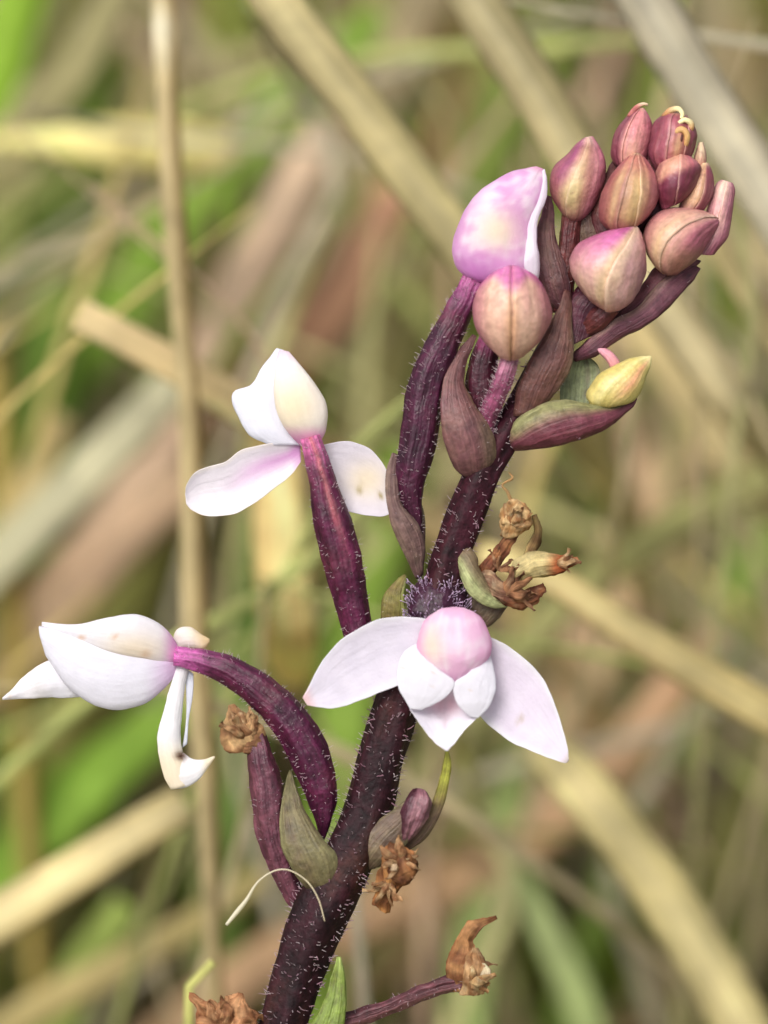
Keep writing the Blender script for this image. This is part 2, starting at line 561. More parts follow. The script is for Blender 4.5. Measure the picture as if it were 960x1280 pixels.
B('grass_leaf', 'straw blade with a blunt end rising from the lower left corner', 'grass blade', [(232, 1005, 7), (180, 1035, 7), (110, 1080, 7), (30, 1130, 7), (-60, 1190, 7)], [48, 58, 58, 58, 56], (198, 182, 138), (172, 156, 108), rib=(206, 192, 150), base='ground', seed=11)
B('grass_leaf', 'tan blade running to the right edge beside the withered flower', 'grass blade', [(600, 690, 6), (690, 725, 6), (780, 785, 6), (870, 840, 6.2), (960, 892, 6.5), (1060, 950, 7)], [30, 46, 52, 54, 54, 52], (196, 176, 126), (168, 152, 98), rib=(204, 188, 140), base='ground', seed=12)
B('grass_leaf', 'yellow straw blade curving down to the lower right corner', 'grass blade', [(660, 920, 8), (720, 975, 7.8), (790, 1060, 7.6), (850, 1150, 7.6), (905, 1240, 7.6), (950, 1330, 7.6)], [40, 60, 70, 70, 68, 66], (196, 182, 134), (170, 156, 104), rib=(204, 190, 144), base='ground', seed=13)
B('grass_leaf', 'pinkish tan blade crossing behind the lower right straw blade', 'grass blade', [(900, 780, 10), (820, 890, 10), (740, 985, 10), (640, 1060, 10), (540, 1110, 10), (420, 1160, 10.3)], [40, 56, 66, 66, 62, 50], (190, 156, 124), (164, 134, 98), base='ground', seed=14)
B('grass_leaf', 'pale green thin blade reaching the right edge above the tan blade', 'grass blade', [(1010, 570, 8.5), (940, 605, 8.5), (860, 645, 8.5), (790, 690, 8.6), (700, 760, 9), (620, 850, 9.4)], [44, 42, 40, 38, 36, 34], (164, 158, 112), (140, 138, 84), base='ground', seed=15)
B('grass_leaf', 'pale beige broad blade tip hanging right of the bract with the yellow bud', 'grass blade', [(880, 500, 12), (850, 570, 12), (815, 640, 12), (770, 740, 12)], [56, 84, 70, 40], (206, 178, 144), (184, 158, 122), base='ground', seed=16)
B('grass_leaf', 'bright green blade at the right edge near the withered flower', 'grass blade', [(985, 640, 13), (940, 720, 13), (900, 800, 13), (860, 880, 13)], [60, 66, 58, 40], (138, 160, 78), (120, 146, 60), base='ground', seed=17)
B('grass_leaf', 'vivid green blade in the upper left corner', 'grass blade', [(60, -120, 13), (30, -20, 13), (5, 60, 13), (-30, 160, 13)], [60, 74, 70, 60], (132, 160, 50), (112, 142, 40), base='ground', seed=18)
B('grass_leaf', 'vivid green blade tip above the pale level blade right of the stalk', 'grass blade', [(480, 20, 14), (400, 90, 14), (350, 140, 14), (300, 190, 14), (240, 260, 14)], [40, 70, 76, 56, 40], (124, 150, 60), (106, 134, 46), base='ground', seed=19)
B('grass_leaf', 'dark green upright blade in the upper left behind the level yellow one', 'grass blade', [(120, 60, 15), (96, 200, 15), (76, 320, 15), (64, 440, 15), (60, 560, 15)], [60, 92, 92, 80, 70], (96, 112, 44), (78, 96, 34), base='ground', seed=20)
B('grass_leaf', 'deep green upright blade left of the two crossing pale blades', 'grass blade', [(70, 340, 14), (64, 460, 14), (54, 560, 14), (40, 680, 14)], [50, 70, 70, 60], (92, 116, 44), (76, 100, 34), base='ground', seed=21)
B('grass_leaf', 'bright green broad blade below the left white flower', 'grass blade', [(250, 850, 11), (170, 930, 11), (90, 1000, 11), (10, 1090, 11), (-70, 1180, 11)], [50, 74, 80, 76, 70], (128, 154, 62), (104, 136, 44), base='ground', seed=22)
B('grass_leaf', 'leaf green blade standing between the straw stalk and the upper ovary', 'grass blade', [(330, 640, 12), (310, 760, 12), (300, 860, 12), (290, 960, 12)], [60, 74, 70, 60], (104, 126, 60), (90, 112, 50), base='ground', seed=23)
B('grass_leaf', 'soft green blade between the upper ovary and the stem', 'grass blade', [(500, 560, 11), (480, 680, 11), (446, 780, 11), (430, 900, 11), (420, 1000, 11)], [40, 60, 76, 76, 70], (128, 152, 62), (112, 136, 54), base='ground', seed=24)
B('grass_leaf', 'pale green blade running straight down right of the stem', 'grass blade', [(680, 880, 10), (640, 980, 10), (610, 1090, 10), (590, 1200, 10), (580, 1320, 10)], [36, 50, 60, 66, 66], (150, 162, 104), (134, 148, 84), base='ground', seed=25)
B('grass_leaf', 'light green blade entering at the bottom edge right of the dry stalk', 'grass blade', [(640, 1080, 9), (680, 1160, 9), (720, 1240, 9), (750, 1340, 9)], [30, 44, 50, 50], (158, 168, 116), (140, 152, 92), base='ground', seed=26)
B('grass_leaf', 'olive blade rising along the right edge below the tan blade', 'grass blade', [(980, 900, 12), (930, 1000, 12), (900, 1100, 12), (880, 1200, 12)], [40, 50, 56, 50], (126, 124, 70), (104, 100, 52), base='ground', seed=27)
B('grass_leaf', 'greyish thin blade in the dark gap at the right edge', 'grass blade', [(1000, 960, 14), (900, 965, 14), (810, 990, 14), (720, 1030, 14)], [30, 34, 32, 24], (142, 124, 104), (118, 102, 84), seed=28)
B('grass_leaf', 'mossy green blade behind the big pink bud', 'grass blade', [(700, 70, 14), (640, 140, 14), (600, 220, 14), (560, 330, 14)], [56, 84, 80, 60], (104, 118, 50), (88, 98, 40), base='ground', seed=29)
B('grass_leaf', 'pale tan blade seen under the long boat-shaped bract at right', 'grass blade', [(770, 380, 9), (840, 470, 9), (900, 560, 9), (990, 650, 9)], [40, 46, 44, 40], (186, 168, 124), (160, 144, 100), base='ground', seed=30)
B('grass_leaf', 'thin tan blade right of the topmost buds toward the right edge', 'grass blade', [(860, 240, 7.5), (910, 330, 7.5), (960, 410, 7.5), (1030, 520, 7.5)], [26, 30, 30, 28], (176, 160, 116), (150, 136, 94), base='ground', seed=31)
B('grass_leaf', 'straw blade lying along the bottom left under the curled green tip', 'grass blade', [(330, 1090, 9), (250, 1150, 9), (160, 1200, 9), (50, 1260, 9), (-50, 1330, 9)], [30, 40, 46, 48, 46], (170, 152, 104), (140, 128, 80), base='ground', seed=32)
B('grass_leaf', 'beige blade slanting up behind the withered flower on the lower stalk', 'grass blade', [(700, 1000, 12), (620, 1080, 12), (520, 1170, 12), (430, 1250, 12)], [40, 56, 60, 60], (178, 154, 112), (154, 134, 92), base='ground', seed=33)
B('grass_leaf', 'pale straw blade tip in the middle of the left edge', 'grass blade', [(80, 520, 10), (40, 600, 10), (0, 690, 10), (-60, 800, 10)], [30, 44, 50, 50], (186, 168, 120), (160, 142, 96), base='ground', seed=34)
B('grass_leaf', 'olive grey blade in the top left near the vivid corner blade', 'grass blade', [(170, -60, 10), (110, 60, 10), (40, 150, 10), (-50, 240, 10)], [40, 56, 56, 50], (150, 140, 100), (124, 118, 78), base='ground', seed=35)
B('grass_leaf', 'brown-grey blade at the top centre behind the long pale blade', 'grass blade', [(560, -60, 13), (500, 60, 13), (430, 200, 13), (390, 300, 13)], [50, 64, 64, 50], (152, 136, 104), (128, 114, 84), base='ground', seed=36)
B('grass_leaf', 'faded tan blade between the upper flower and the big pink bud', 'grass blade', [(560, 300, 13), (520, 400, 13), (470, 500, 13), (430, 600, 13)], [50, 60, 60, 50], (142, 130, 86), (120, 114, 66), base='ground', seed=37)
B('grass_leaf', 'small curved green tip just left of the brown crumpled flower at the bottom', 'grass blade', [(266, 1202, 2.2), (250, 1204, 2.2), (240, 1216, 2.2), (236, 1240, 2.2), (236, 1290, 2.4)], [10, 14, 14, 14, 14], (196, 190, 124), (172, 170, 100), base='ground', seed=38)
B('grass_leaf', 'green blade behind the left flower along its lower petal', 'grass blade', [(190, 640, 13), (150, 760, 13), (100, 880, 13), (60, 980, 13)], [60, 64, 64, 60], (140, 128, 74), (110, 116, 54), base='ground', seed=39)
B('grass_leaf', 'dark olive blade low on the left between bright green and straw blades', 'grass blade', [(260, 960, 13), (200, 1060, 13), (120, 1150, 13), (40, 1260, 13)], [50, 60, 60, 60], (104, 100, 54), (88, 88, 44), base='ground', seed=40)
B('grass_leaf', 'light olive blade at the bottom left corner', 'grass blade', [(160, 1130, 10), (110, 1200, 10), (70, 1280, 10), (30, 1360, 10)], [40, 60, 66, 66], (144, 158, 82), (122, 136, 62), base='ground', seed=41)

PLACES = [(60, 60, 'in the top left corner'), (330, 60, 'at the top between stalk and long pale blade'), (560, 70, 'at the top above the big pink bud'), (900, 60, 'in the top right corner'),
          (60, 300, 'at the upper left edge'), (300, 300, 'just right of the upright straw stalk'), (480, 300, 'left of the big pink bud'), (800, 230, 'behind the bud cluster'), (930, 400, 'at the right edge below the buds'),
          (60, 540, 'at the left edge halfway up'), (320, 540, 'behind the upper white flower'), (460, 520, 'left of the long curved ovary'), (700, 620, 'behind the cream withered flower'), (850, 580, 'right of the boat-shaped bract'),
          (930, 720, 'at the right edge halfway down'), (80, 700, 'above the left white flower'), (120, 860, 'behind the left white flower'), (310, 740, 'between stalk and straight ovary'), (440, 720, 'between straight ovary and stem'),
          (740, 820, 'beside the front flower'), (90, 1010, 'below the left white flower'), (260, 1030, 'left of the mauve seed pod'), (80, 1210, 'in the bottom left corner'), (600, 1010, 'right of the lower stem'),
          (500, 1190, 'behind the long purplish stalk at the bottom'), (680, 1180, 'beside the tan curled withered flower'), (850, 1000, 'in the lower right'), (900, 1210, 'in the bottom right corner')]
def shade_name(c):
    r_, g_, b_ = c
    if g_ > r_ + 4:
        return 'light-green' if g_ > 150 else 'green'
    if r_ - g_ < 8:
        return 'olive'
    if r_ - b_ > 75:
        return 'straw-yellow'
    if r_ - g_ > 22:
        return 'pinkish'
    return 'grey-beige' if r_ - b_ < 38 else 'tan'
def describe(what, pth, c):
    vis = [p for p in pth if -20 < p[0] < 980 and -20 < p[1] < 1300] or [pth[1]]
    mx, my = sum(p[0] for p in vis) / len(vis), sum(p[1] for p in vis) / len(vis)
    pl = min(PLACES, key=lambda q: (q[0] - mx) ** 2 + (q[1] - my) ** 2)[2]
    dx, dy = pth[-1][0] - pth[0][0], pth[-1][1] - pth[0][1]
    a = math.degrees(math.atan2(dx, dy))
    ln = 'upright' if abs(a) < 16 else ('leaning right' if a < 0 else 'leaning left') if abs(a) < 58 else 'level'
    return f'{shade_name(c)} {what}, {ln}, {pl}'
GRP = 'blurred grass blades in the tangle far behind the orchid'
LABS = {'dry': 'dry tan grass blade among the blurred far tangle', 'green': 'green grass blade among the blurred far tangle'}
rng = random.Random(21)
def random_blade(dmin, dmax, kind):
    x = rng.uniform(-60, 1020); y = rng.uniform(-60, 1100)
    d = rng.uniform(dmin, dmax)
    ang = rng.gauss(0, 0.9) if kind == 'dry' else rng.gauss(0, 0.45)
    ln = rng.uniform(260, 520)
    dx, dy = math.sin(ang) * ln, math.cos(ang) * ln
    bend = rng.uniform(-60, 60)
    wd = rng.uniform(20, 44) * (0.30 + 0.10) / (0.3 + d / 100)
    tone = rng.uniform(0.88, 1.2)
    if kind == 'dry':
        base = rng.choice([TAN, GREY, PINK, OLV, TAN2, (176, 164, 118)])
        dk = 0.82
    else:
        base = rng.choice([(130, 146, 62), OLV, (148, 162, 80)])
        dk = 0.8
    c1 = tuple(v * tone for v in base); c2 = tuple(v * tone * dk for v in base)
    pth = [(x, y, d), (x + dx * .33 + bend * .6, y + dy * .33, d + .3), (x + dx * .66 + bend, y + dy * .66, d + .6), (x + dx, y + dy, d + 1)]
    blade('grass_leaf', describe(('bowed' if abs(bend) > 32 else 'straight') + (' broad' if wd > 26 else ' narrow') + ' grass blade', pth, base), 'grass blade', pth, [wd * .25, wd * .8, wd, wd], c1, c2, base='ground', group=GRP, seed=rng.uniform(0, 90))
for _ in range(56):
    random_blade(13, 20, 'dry')
for _ in range(40):
    random_blade(14, 20, 'green')

LABT = 'thin pale straw strand slanting through the blurred tangle'
def thin_strand(i):
    x = rng.uniform(-40, 1000); y = rng.uniform(-80, 900); d = rng.uniform(5.5, 11.5)
    ang = rng.choice([rng.gauss(0.75, 0.35), rng.gauss(-0.75, 0.35), rng.gauss(0, 0.25)])
    ln = rng.uniform(300, 620); bend = rng.uniform(-90, 90)
    dx, dy = math.sin(ang) * ln, math.cos(ang) * ln
    wd = rng.uniform(5, 17)
    base = rng.choice([TAN, GREY, YEL, (186, 180, 128), (166, 170, 104), PINK])
    c1 = tuple(v_ * 1.05 for v_ in base); c2 = tuple(v_ * .88 for v_ in base)
    pth = [(x, y, d), (x + dx * .33 + bend * .6, y + dy * .33, d + .4), (x + dx * .66 + bend, y + dy * .66, d + .6), (x + dx, y + dy, d + 1)]
    blade('grass_leaf', describe(('fine' if wd < 9 else 'thin' if wd < 13 else 'slim') + (' bowed' if abs(bend) > 45 else ' straight') + ' grass strand', pth, base), 'grass blade', pth, [wd * .3, wd, wd, wd * .9], c1, c2, base='ground', group='thin pale straw strands in the blurred tangle', seed=rng.uniform(0, 90))
for _ in range(64):
    thin_strand(_)

def grass_mass(name, count, tones, seed, lean, hgt, zone, wid=(0.0016, 0.0042)):
    r = random.Random(seed)
    v, f, c, u = [], [], [], []
    for _ in range(count):
        x = r.uniform(zone[0], zone[1]); y = zone[2] + (zone[3] - zone[2]) * r.random() ** 1.2
        cl = noise.noise(Vector((x * 7, y * 7, seed)))
        if cl < -0.22 and r.random() < 0.7:
            continue
        h = r.uniform(*hgt) * (1 + 0.4 * cl)
        ang = r.uniform(0, 6.283); ln = abs(r.gauss(0, lean))
        d = Vector((math.cos(ang), math.sin(ang), 0))
        sd = Vector((-d.y, d.x, 0)) if r.random() < 0.5 else Vector((1, 0, 0)).lerp(Vector((-d.y, d.x, 0)), 0.4).normalized()
        wd = r.uniform(*wid)
        tone = r.choice(tones); k = r.uniform(0.78, 1.4)
        cc = lin(tuple(q * k for q in tone))
        cd = lin(tuple(q * k * 0.92 for q in tone))
        b0 = len(v)
        ns = 6
        p = Vector((x, y, -0.012)); dr = (Vector((0, 0, 1)) + d * ln * 0.5).normalized()
        for i in range(ns + 1):
            t = i / ns
            ww = wd * (1 - t ** 2.2) + 0.0001
            v.append(p - sd * ww); v.append(p + dr.cross(sd) * ww * 0.35); v.append(p + sd * ww)
            for _k in range(3):
                c.append(cc if _k == 1 else cd); u.append((_k / 2, t))
            p = p + dr * (h / ns)
            dr = (dr + d * ln * 0.22 + Vector((0, 0, -0.10 * ln))).normalized()
        for i in range(ns):
            a = b0 + i * 3
            f.append((a, a + 1, a + 4, a + 3)); f.append((a + 1, a + 2, a + 5, a + 4))
    o = make_obj(name, v, f, c, u, M_MASS, None, origin=Vector((0, 0, 0)))
    o['kind'] = 'stuff'
    return o
Z1 = (-0.45, 0.45, 0.12, 1.1)
grass_mass('dry_grass', 4200, [TAN, GREY, PINK, (150, 122, 84), OLV, (130, 110, 80)], 3, 1.1, (0.06, 0.17), Z1)
grass_mass('green_grass', 2600, [GRN, GRN2, OLV, OLV2, (124, 150, 58)], 9, 0.5, (0.06, 0.17), Z1)
grass_mass('meadow_grass', 3000, [TAN, OLV, OLV2, GRN, GREY], 15, 0.8, (0.1, 0.3), (-2.0, 2.0, 1.0, 5.0), (0.003, 0.008))
grass_mass('low_grass', 1500, [TAN, OLV, OLV2, GRN, GREY], 19, 0.9, (0.03, 0.08), (-0.6, 0.6, -0.35, 0.15), (0.0012, 0.003))

# ================================================================== THE ORCHID
base_pt = None
def stem_down():
    # the stem leaves the picture at the bottom and goes on down to the soil
    p = P(352, 1290, 0); prev = P(372, 1230, 0)
    t = (p - prev).normalized()
    out = []
    q = p.copy()
    while q.z > -0.012 and len(out) < 60:
        t = (t * 0.86 + Vector((0.02, 0.0, -1)) * 0.14).normalized()
        q = q + t * 0.006
        out.append(q.copy())
    return out
down = stem_down()
ORIGIN = Vector((down[-1].x, down[-1].y, 0))
orchid = bpy.data.objects.new('orchid', None)
sc.collection.objects.link(orchid)
orchid.empty_display_size = 0.01
orchid.location = ORIGIN
orchid['label'] = 'dark purple-stemmed orchid spike with white and pink flowers, buds at its top'
orchid['category'] = 'orchid'

def part_empty(name, px, py, d=0, label=None):
    o = bpy.data.objects.new(name, None)
    sc.collection.objects.link(o)
    o.parent = orchid
    o.empty_display_size = 0.003
    o.location = P(px, py, d) - ORIGIN
    if label:
        o['label'] = label
    return o

def put(name, mat, parent, L, R, label=None, **kw):
    if mat in (M_OVARY,):
        kw.setdefault('groove', 1.6); kw.setdefault('gk', 3.0)
    elif mat is M_BRACT:
        c_in = kw['col']; sd_ = kw.get('seed', 0)
        def c_out(t, s, sa, p):
            c0 = c_in(t, s, sa, p)
            v_ = nz((s * 10, t * 1.2, 0), 1.0, sd_ + 3) * .9 + nz(p, .12, sd_) * .5
            c0 = mixc(c0, (70, 30, 34), max(0, v_) * .5)
            c0 = mixc(c0, (150, 130, 88), max(0, -v_) * .28)
            return (c0[0] * .86 + 4, c0[1] * .93 + 4, c0[2] * .93 + 4)
        kw['col'] = c_out
        kw.setdefault('groove', 1.1); kw.setdefault('gk', 8.0)
    elif mat is M_DRY:
        kw.setdefault('groove', 3.6); kw.setdefault('gk', 2.6)
    elif mat is M_PETAL and 'thick' not in kw:
        kw.setdefault('groove', 0.9); kw.setdefault('gk', 5.0)
    v, f, c, u = lens(L, R, **kw)
    if parent is orchid:
        o = make_obj(name, v, f, c, u, mat, orchid)
    else:
        org = ORIGIN + parent.location
        o = make_obj(name, v, f, c, u, mat, parent, origin=org)
    if label:
        o['label'] = label
    o['_'] = 0
    del o['_']
    return o

def tube(name, mat, parent, path, widths, label=None, **kw):
    L, R = edges_from_path(path, widths)
    dep = [p[2] if len(p) > 2 else 0 for p in path]
    kw.setdefault('depth', dep)
    return put(name, mat, parent, L, R, label=label, **kw)

# ---- hairs: short glassy glandular hairs standing off a mesh
def hairs(parent, sources, count, length=(4, 9), rad=0.55, seed=1, frame=True, up=0.25, gland=False, col=(235, 228, 225), lie=0.0, mixed=True):
    r = random.Random(seed)
    count = int(count * (0.55 if mixed else 0.5)); length = (length[0] * 1.15, length[1] * 1.3); rad = rad * 1.25
    polys = []
    for o in sources:
        off = Vector((0, 0, 0)); q = o
        while q is not None:
            off += Vector(q.location); q = q.parent
        me = o.data
        for p in me.polygons:
            if len(p.vertices) == 4:
                polys.append((p.area, p.center + off, p.normal.copy(), [me.vertices[i].co + off for i in p.vertices]))
    wts = [p[0] for p in polys]
    pick = r.choices(polys, weights=wts, k=count)
    v, f, c = [], [], []
    for ar, ce, no, vs in pick:
        a, b = r.random(), r.random()
        pos = vs[0].lerp(vs[1], a).lerp(vs[3].lerp(vs[2], a), b)
        if frame:
            rel = pos - F
            if abs(rel.dot(UV_)) > 0.052 or rel.dot(VV) > 0.004 + 0.01:
                continue
        fine = mixed and r.random() < 0.78
        ln = r.uniform(*length) * S * (r.uniform(.4, 1.0) if fine else 0.75)
        rd = rad * (0.42 if fine else 0.85)
        hc = lin(mixc(col, (190, 150, 165), .25) if fine else mixc(col, (150, 96, 120), 0.55)) if mixed else lin(col)
        lie_ = 0.0 if fine else lie
        dr = (no * (1 - lie_) + Vector((r.uniform(-.5, .5), r.uniform(-.5, .5), r.uniform(-.5, .5) + up))).normalized()
        bend = Vector((r.uniform(-.7, .7), r.uniform(-.5, .5), r.uniform(-.3, .9)))
        ax = dr.orthogonal().normalized(); ay = dr.cross(ax)
        b0 = len(v)
        segs = [(0, 1.0), (0.5, 0.75), (0.85, 0.6), (1.0, 1.3 if gland else 0.25)]
        if gland:
            segs = [(0, .8), (0.45, 0.55), (0.8, 0.5), (0.9, 1.35), (1.02, 1.25), (1.1, 0.2)]
        for t, rr in segs:
            cen = pos - no * 0.4 * S + dr * ln * t + bend * ln * t * t * 0.45
            for k in range(4):
                an = k * math.pi / 2
                v.append(cen + (ax * math.cos(an) + ay * math.sin(an)) * rd * rr * S)
                c.append(hc)
        for i in range(len(segs) - 1):
            for k in range(4):
                f.append((b0 + i * 4 + k, b0 + i * 4 + (k + 1) % 4, b0 + (i + 1) * 4 + (k + 1) % 4, b0 + (i + 1) * 4 + k))
        e = b0 + (len(segs) - 1) * 4
        f.append((e, e + 1, e + 2, e + 3))
    if parent is orchid:
        o = make_obj('hair', v, f, c, None, M_HAIR, orchid)
    else:
        org = Vector((0, 0, 0)); q = parent
        while q is not None:
            org += Vector(q.location); q = q.parent
        o = make_obj('hair', v, f, c, None, M_HAIR, parent, origin=org)
    o['kind'] = 'stuff'
    return o

# ---- stem --------------------------------------------------------------
def build_stem():
    vis = [(838, 232, 6, 16), (815, 262, 8, 22), (790, 296, 8, 28), (758, 336, 8, 34), (722, 384, 8, 40), (694, 430, 6, 46), (668, 478, 4, 50), (634, 540, 2, 54),
           (606, 588, 0, 58), (588, 630, 0, 62), (566, 688, 0, 60), (550, 740, 0, 64), (524, 800, 0, 68), (502, 860, 0, 70), (488, 905, 0, 72), (474, 950, 0, 74),
           (464, 1000, 0, 76), (446, 1050, 0, 84), (416, 1110, 0, 92), (392, 1160, 0, 88), (374, 1210, 0, 80), (360, 1255, 0, 78), (351, 1292, 0, 77)]
    pts = [(P(x, y, d), wd * S) for x, y, d, wd in vis]
    for i, q in enumerate(down):
        pts.append((q, 77 * S * (1 - 0.1 * i / len(down))))
    c = catmull([(p.x, p.y, p.z, wv) for p, wv in pts], 190)
    v, f, cl, u = [], [], [], []
    M = 36
    dist = 0
    for i in range(len(c)):
        p = Vector(c[i][:3])
        tan = (Vector(c[min(len(c) - 1, i + 1)][:3]) - Vector(c[max(0, i - 1)][:3])).normalized()
        if i:
            dist += (p - Vector(c[i - 1][:3])).length
        sd = tan.cross(VV).normalized(); nn = sd.cross(tan)
        r = c[i][3] / 2 * (0.77 if i < 120 else 0.76)
        for k in range(M):
            a = 2 * math.pi * k / M
            q = Vector((math.cos(a) * 1.4, math.sin(a) * 1.4, dist / S / 70))
            lump = noise.noise(q) * 0.11 + noise.noise(q * 2.6) * 0.055 + noise.noise(q * 6) * 0.03
            rid = 0.05 * math.cos(5 * a + dist / S / 160)
            rr = r * (1 + lump + rid)
            pos = p + sd * math.cos(a) * rr + nn * math.sin(a) * rr
            v.append(pos)
            q2 = 0.5 + 0.5 * noise.noise(Vector((math.cos(a) * 2, math.sin(a) * 2, dist / S / 38 + 9)))
            q3 = 0.5 + 0.5 * noise.noise(Vector((math.cos(a) * 1.2, math.sin(a) * 1.2, dist / S / 110 + 3)))
            cc = mixc((26, 9, 13), (48, 18, 26), q2)
            cc = mixc(cc, (64, 40, 27), ss(0.5, 0.8, q3) * 0.6)
            tt = i / len(c)
            cc = mixc(mixc((66, 20, 34), (40, 12, 22), q2), cc, ss(0.06, 0.30, tt))
            cl.append(lin(cc)); u.append((k / M, dist / S / 100))
    for i in range(len(c) - 1):
        for k in range(M):
            k2 = (k + 1) % M
            f.append((i * M + k, i * M + k2, (i + 1) * M + k2, (i + 1) * M + k))
    f.append(tuple(range(M))[::-1]); f.append(tuple((len(c) - 1) * M + k for k in range(M)))
    return make_obj('stem', v, f, cl, u, M_STEM, orchid)
stem = build_stem()
hs = hairs(stem, [stem], 3000, length=(6, 10), rad=0.95, seed=4, up=0.1, col=(190, 160, 164), lie=0.55)
hs = hairs(stem, [stem], 7000, length=(5, 8), rad=0.85, seed=5, up=0.3)

# ---- colour recipes ------------------------------------------------------
def ovary_col(seed, top=(150, 70, 110), a=(88, 24, 56), b=(50, 11, 32), brown=0.25):
    def f(t, s, sa, p):
        q = 0.5 + 0.5 * nz(p, 0.035, seed)
        cc = mixc(a, b, q)
        cc = mixc(cc, (140, 78, 74), brown * ss(0.55, 0.8, 0.5 + 0.5 * nz((p[0], p[1]), 0.02, seed + 3)))
        cc = mixc(cc, top, ss(0.78, 1.0, t) * 0.9)
        return cc
    return f

def bract_col(seed, a=(120, 62, 66), b=(104, 84, 58), edge=(150, 132, 100), basec=(92, 40, 50), gb=0.4):
    def f(t, s, sa, p):
        q = 0.5 + 0.5 * nz(p, 0.022, seed)
        cc = mixc(a, b, ss(gb - 0.2, gb + 0.25, q))
        cc = mixc(cc, basec, (1 - ss(0.0, 0.45, t)) * 0.5)
        cc = mixc(cc, edge, ss(0.80, 1.0, abs(s)) * 0.6)
        return cc
    return f

def white_col(seed, base=(234, 230, 233), pink=(228, 170, 212), cream=(238, 222, 196), pk=0.0, cr=0.0, tipc=None, basepink=0.0):
    def f(t, s, sa, p):
        cc = base
        if pk:
            cc = mixc(cc, pink, pk * ss(0.4, 0.75, 0.5 + 0.5 * nz(p, 0.03, seed)))
        if cr:
            cc = mixc(cc, cream, cr * ss(0.42, 0.8, 0.5 + 0.5 * nz(p, 0.025, seed + 5)))
        if basepink:
            cc = mixc(cc, (206, 120, 186), basepink * (1 - ss(0, 0.28, t)))
            cc = mixc(cc, (216, 160, 210), basepink * 0.5 * (1 - ss(0.1, 0.7, t)) * g(s, 0.1, 0.3))
        if tipc:
            cc = mixc(cc, tipc, ss(0.9, 1.0, t) * 0.7)
        sp = nz(p, 0.11, seed + 9)
        cc = mixc(cc, (206, 176, 146), 0.3 * ss(0.66, 0.76, sp))
        return cc
    return f

CREAM, PURP, PK, MAR = (214, 184, 132), (150, 62, 118), (206, 132, 158), (96, 34, 50)

# ---- bracts behind the cluster ----------------------------------------------
put('bract', M_BRACT, orchid, [(712, 445), (735, 425), (765, 400), (795, 385), (825, 352), (850, 335), (868, 332)],
    [(720, 452), (745, 445), (775, 424), (806, 408), (835, 386), (862, 356), (876, 336)], depth=[2, -6, -12, -8, 0, 6], front=0.75, back=0.5, cup=-0.1, n=40,
    col=lambda t, s, sa, p: mixc(mixc((124, 62, 76), (96, 40, 56), 0.5 + 0.5 * nz(p, .03, 2)), (168, 128, 112), ss(-0.2, -0.75, s) * 0.75 * ss(0.05, 0.3, t) + ss(.85, 1, abs(s)) * 0.3 + 0.0),
    wr=1.6, wrs=0.05, seed=2, label='long boat-shaped maroon bract under the right-hand buds')
put('bract', M_BRACT, orchid, [(752, 404), (775, 384), (800, 360), (818, 336), (832, 322)], [(768, 408), (806, 396), (838, 366), (864, 340), (876, 326)], depth=[8, 4, 6, 10], front=0.5, back=0.5,
    col=bract_col(4, a=(112, 46, 62), b=(134, 72, 72), edge=(120, 60, 70), basec=(80, 28, 44)), wr=2, seed=4)
put('bract', M_BRACT, orchid, [(700, 390), (682, 372), (672, 340), (670, 300), (676, 268), (684, 244)], [(716, 386), (712, 350), (702, 318), (694, 290), (692, 262), (690, 246)], depth=[0, -6, -4, 0, 2], front=0.5, back=0.4,
    col=bract_col(5, a=(122, 58, 78), b=(110, 66, 62), edge=(176, 128, 140), basec=(90, 38, 56)), wr=1.8, seed=5)
put('bract', M_BRACT, orchid, [(640, 520), (648, 480), (668, 440), (690, 400), (706, 362)], [(676, 512), (700, 484), (716, 452), (716, 410), (714, 366)], depth=[-14, -22, -26, -24, -12], tilt=4, front=0.45, back=0.4,
    col=lambda t, s, sa, p: mixc(mixc((104, 52, 54), (128, 80, 66), 0.5 + 0.5 * nz(p, .03, 6)), (150, 124, 104), ss(.72, 1, s) * 0.7), wr=2.0, seed=6, label='brownish maroon bract clasping the stem below the buds')
put('bract', M_BRACT, orchid, [(726, 320), (720, 290), (712, 262)], [(752, 318), (756, 284), (752, 250)], depth=[6, 10, 14], front=0.5, back=0.5,
    col=bract_col(7, a=(112, 60, 60), b=(96, 70, 52), edge=(120, 70, 70)), wr=2, seed=7)
put('bract', M_BRACT, orchid, [(742, 300), (736, 270), (742, 240), (756, 218), (766, 200)], [(790, 300), (790, 270), (785, 240), (776, 215), (770, 198)], depth=[6, 8, 8], front=0.6, back=0.5,
    col=bract_col(8, a=(96, 36, 48), b=(112, 56, 46), edge=(130, 66, 66), basec=(80, 28, 40)), wr=2, seed=8)
put('bract', M_BRACT, orchid, [(800, 270), (806, 240), (806, 210), (808, 180)], [(836, 272), (840, 240), (836, 210), (824, 178)], depth=[6, 6, 4], front=0.6, back=0.5,
    col=bract_col(9, a=(92, 34, 46), b=(110, 50, 54), edge=(120, 60, 66), basec=(74, 24, 38)), wr=2, seed=9)
put('bract', M_BRACT, orchid, [(700, 440), (704, 400), (716, 370), (740, 360)], [(738, 420), (752, 392), (768, 380), (776, 370)], depth=[-4, -4, -4], front=0.6, back=0.5,
    col=bract_col(10, a=(86, 28, 48), b=(104, 44, 58), edge=(120, 60, 74), basec=(74, 24, 40)), wr=2, seed=10)

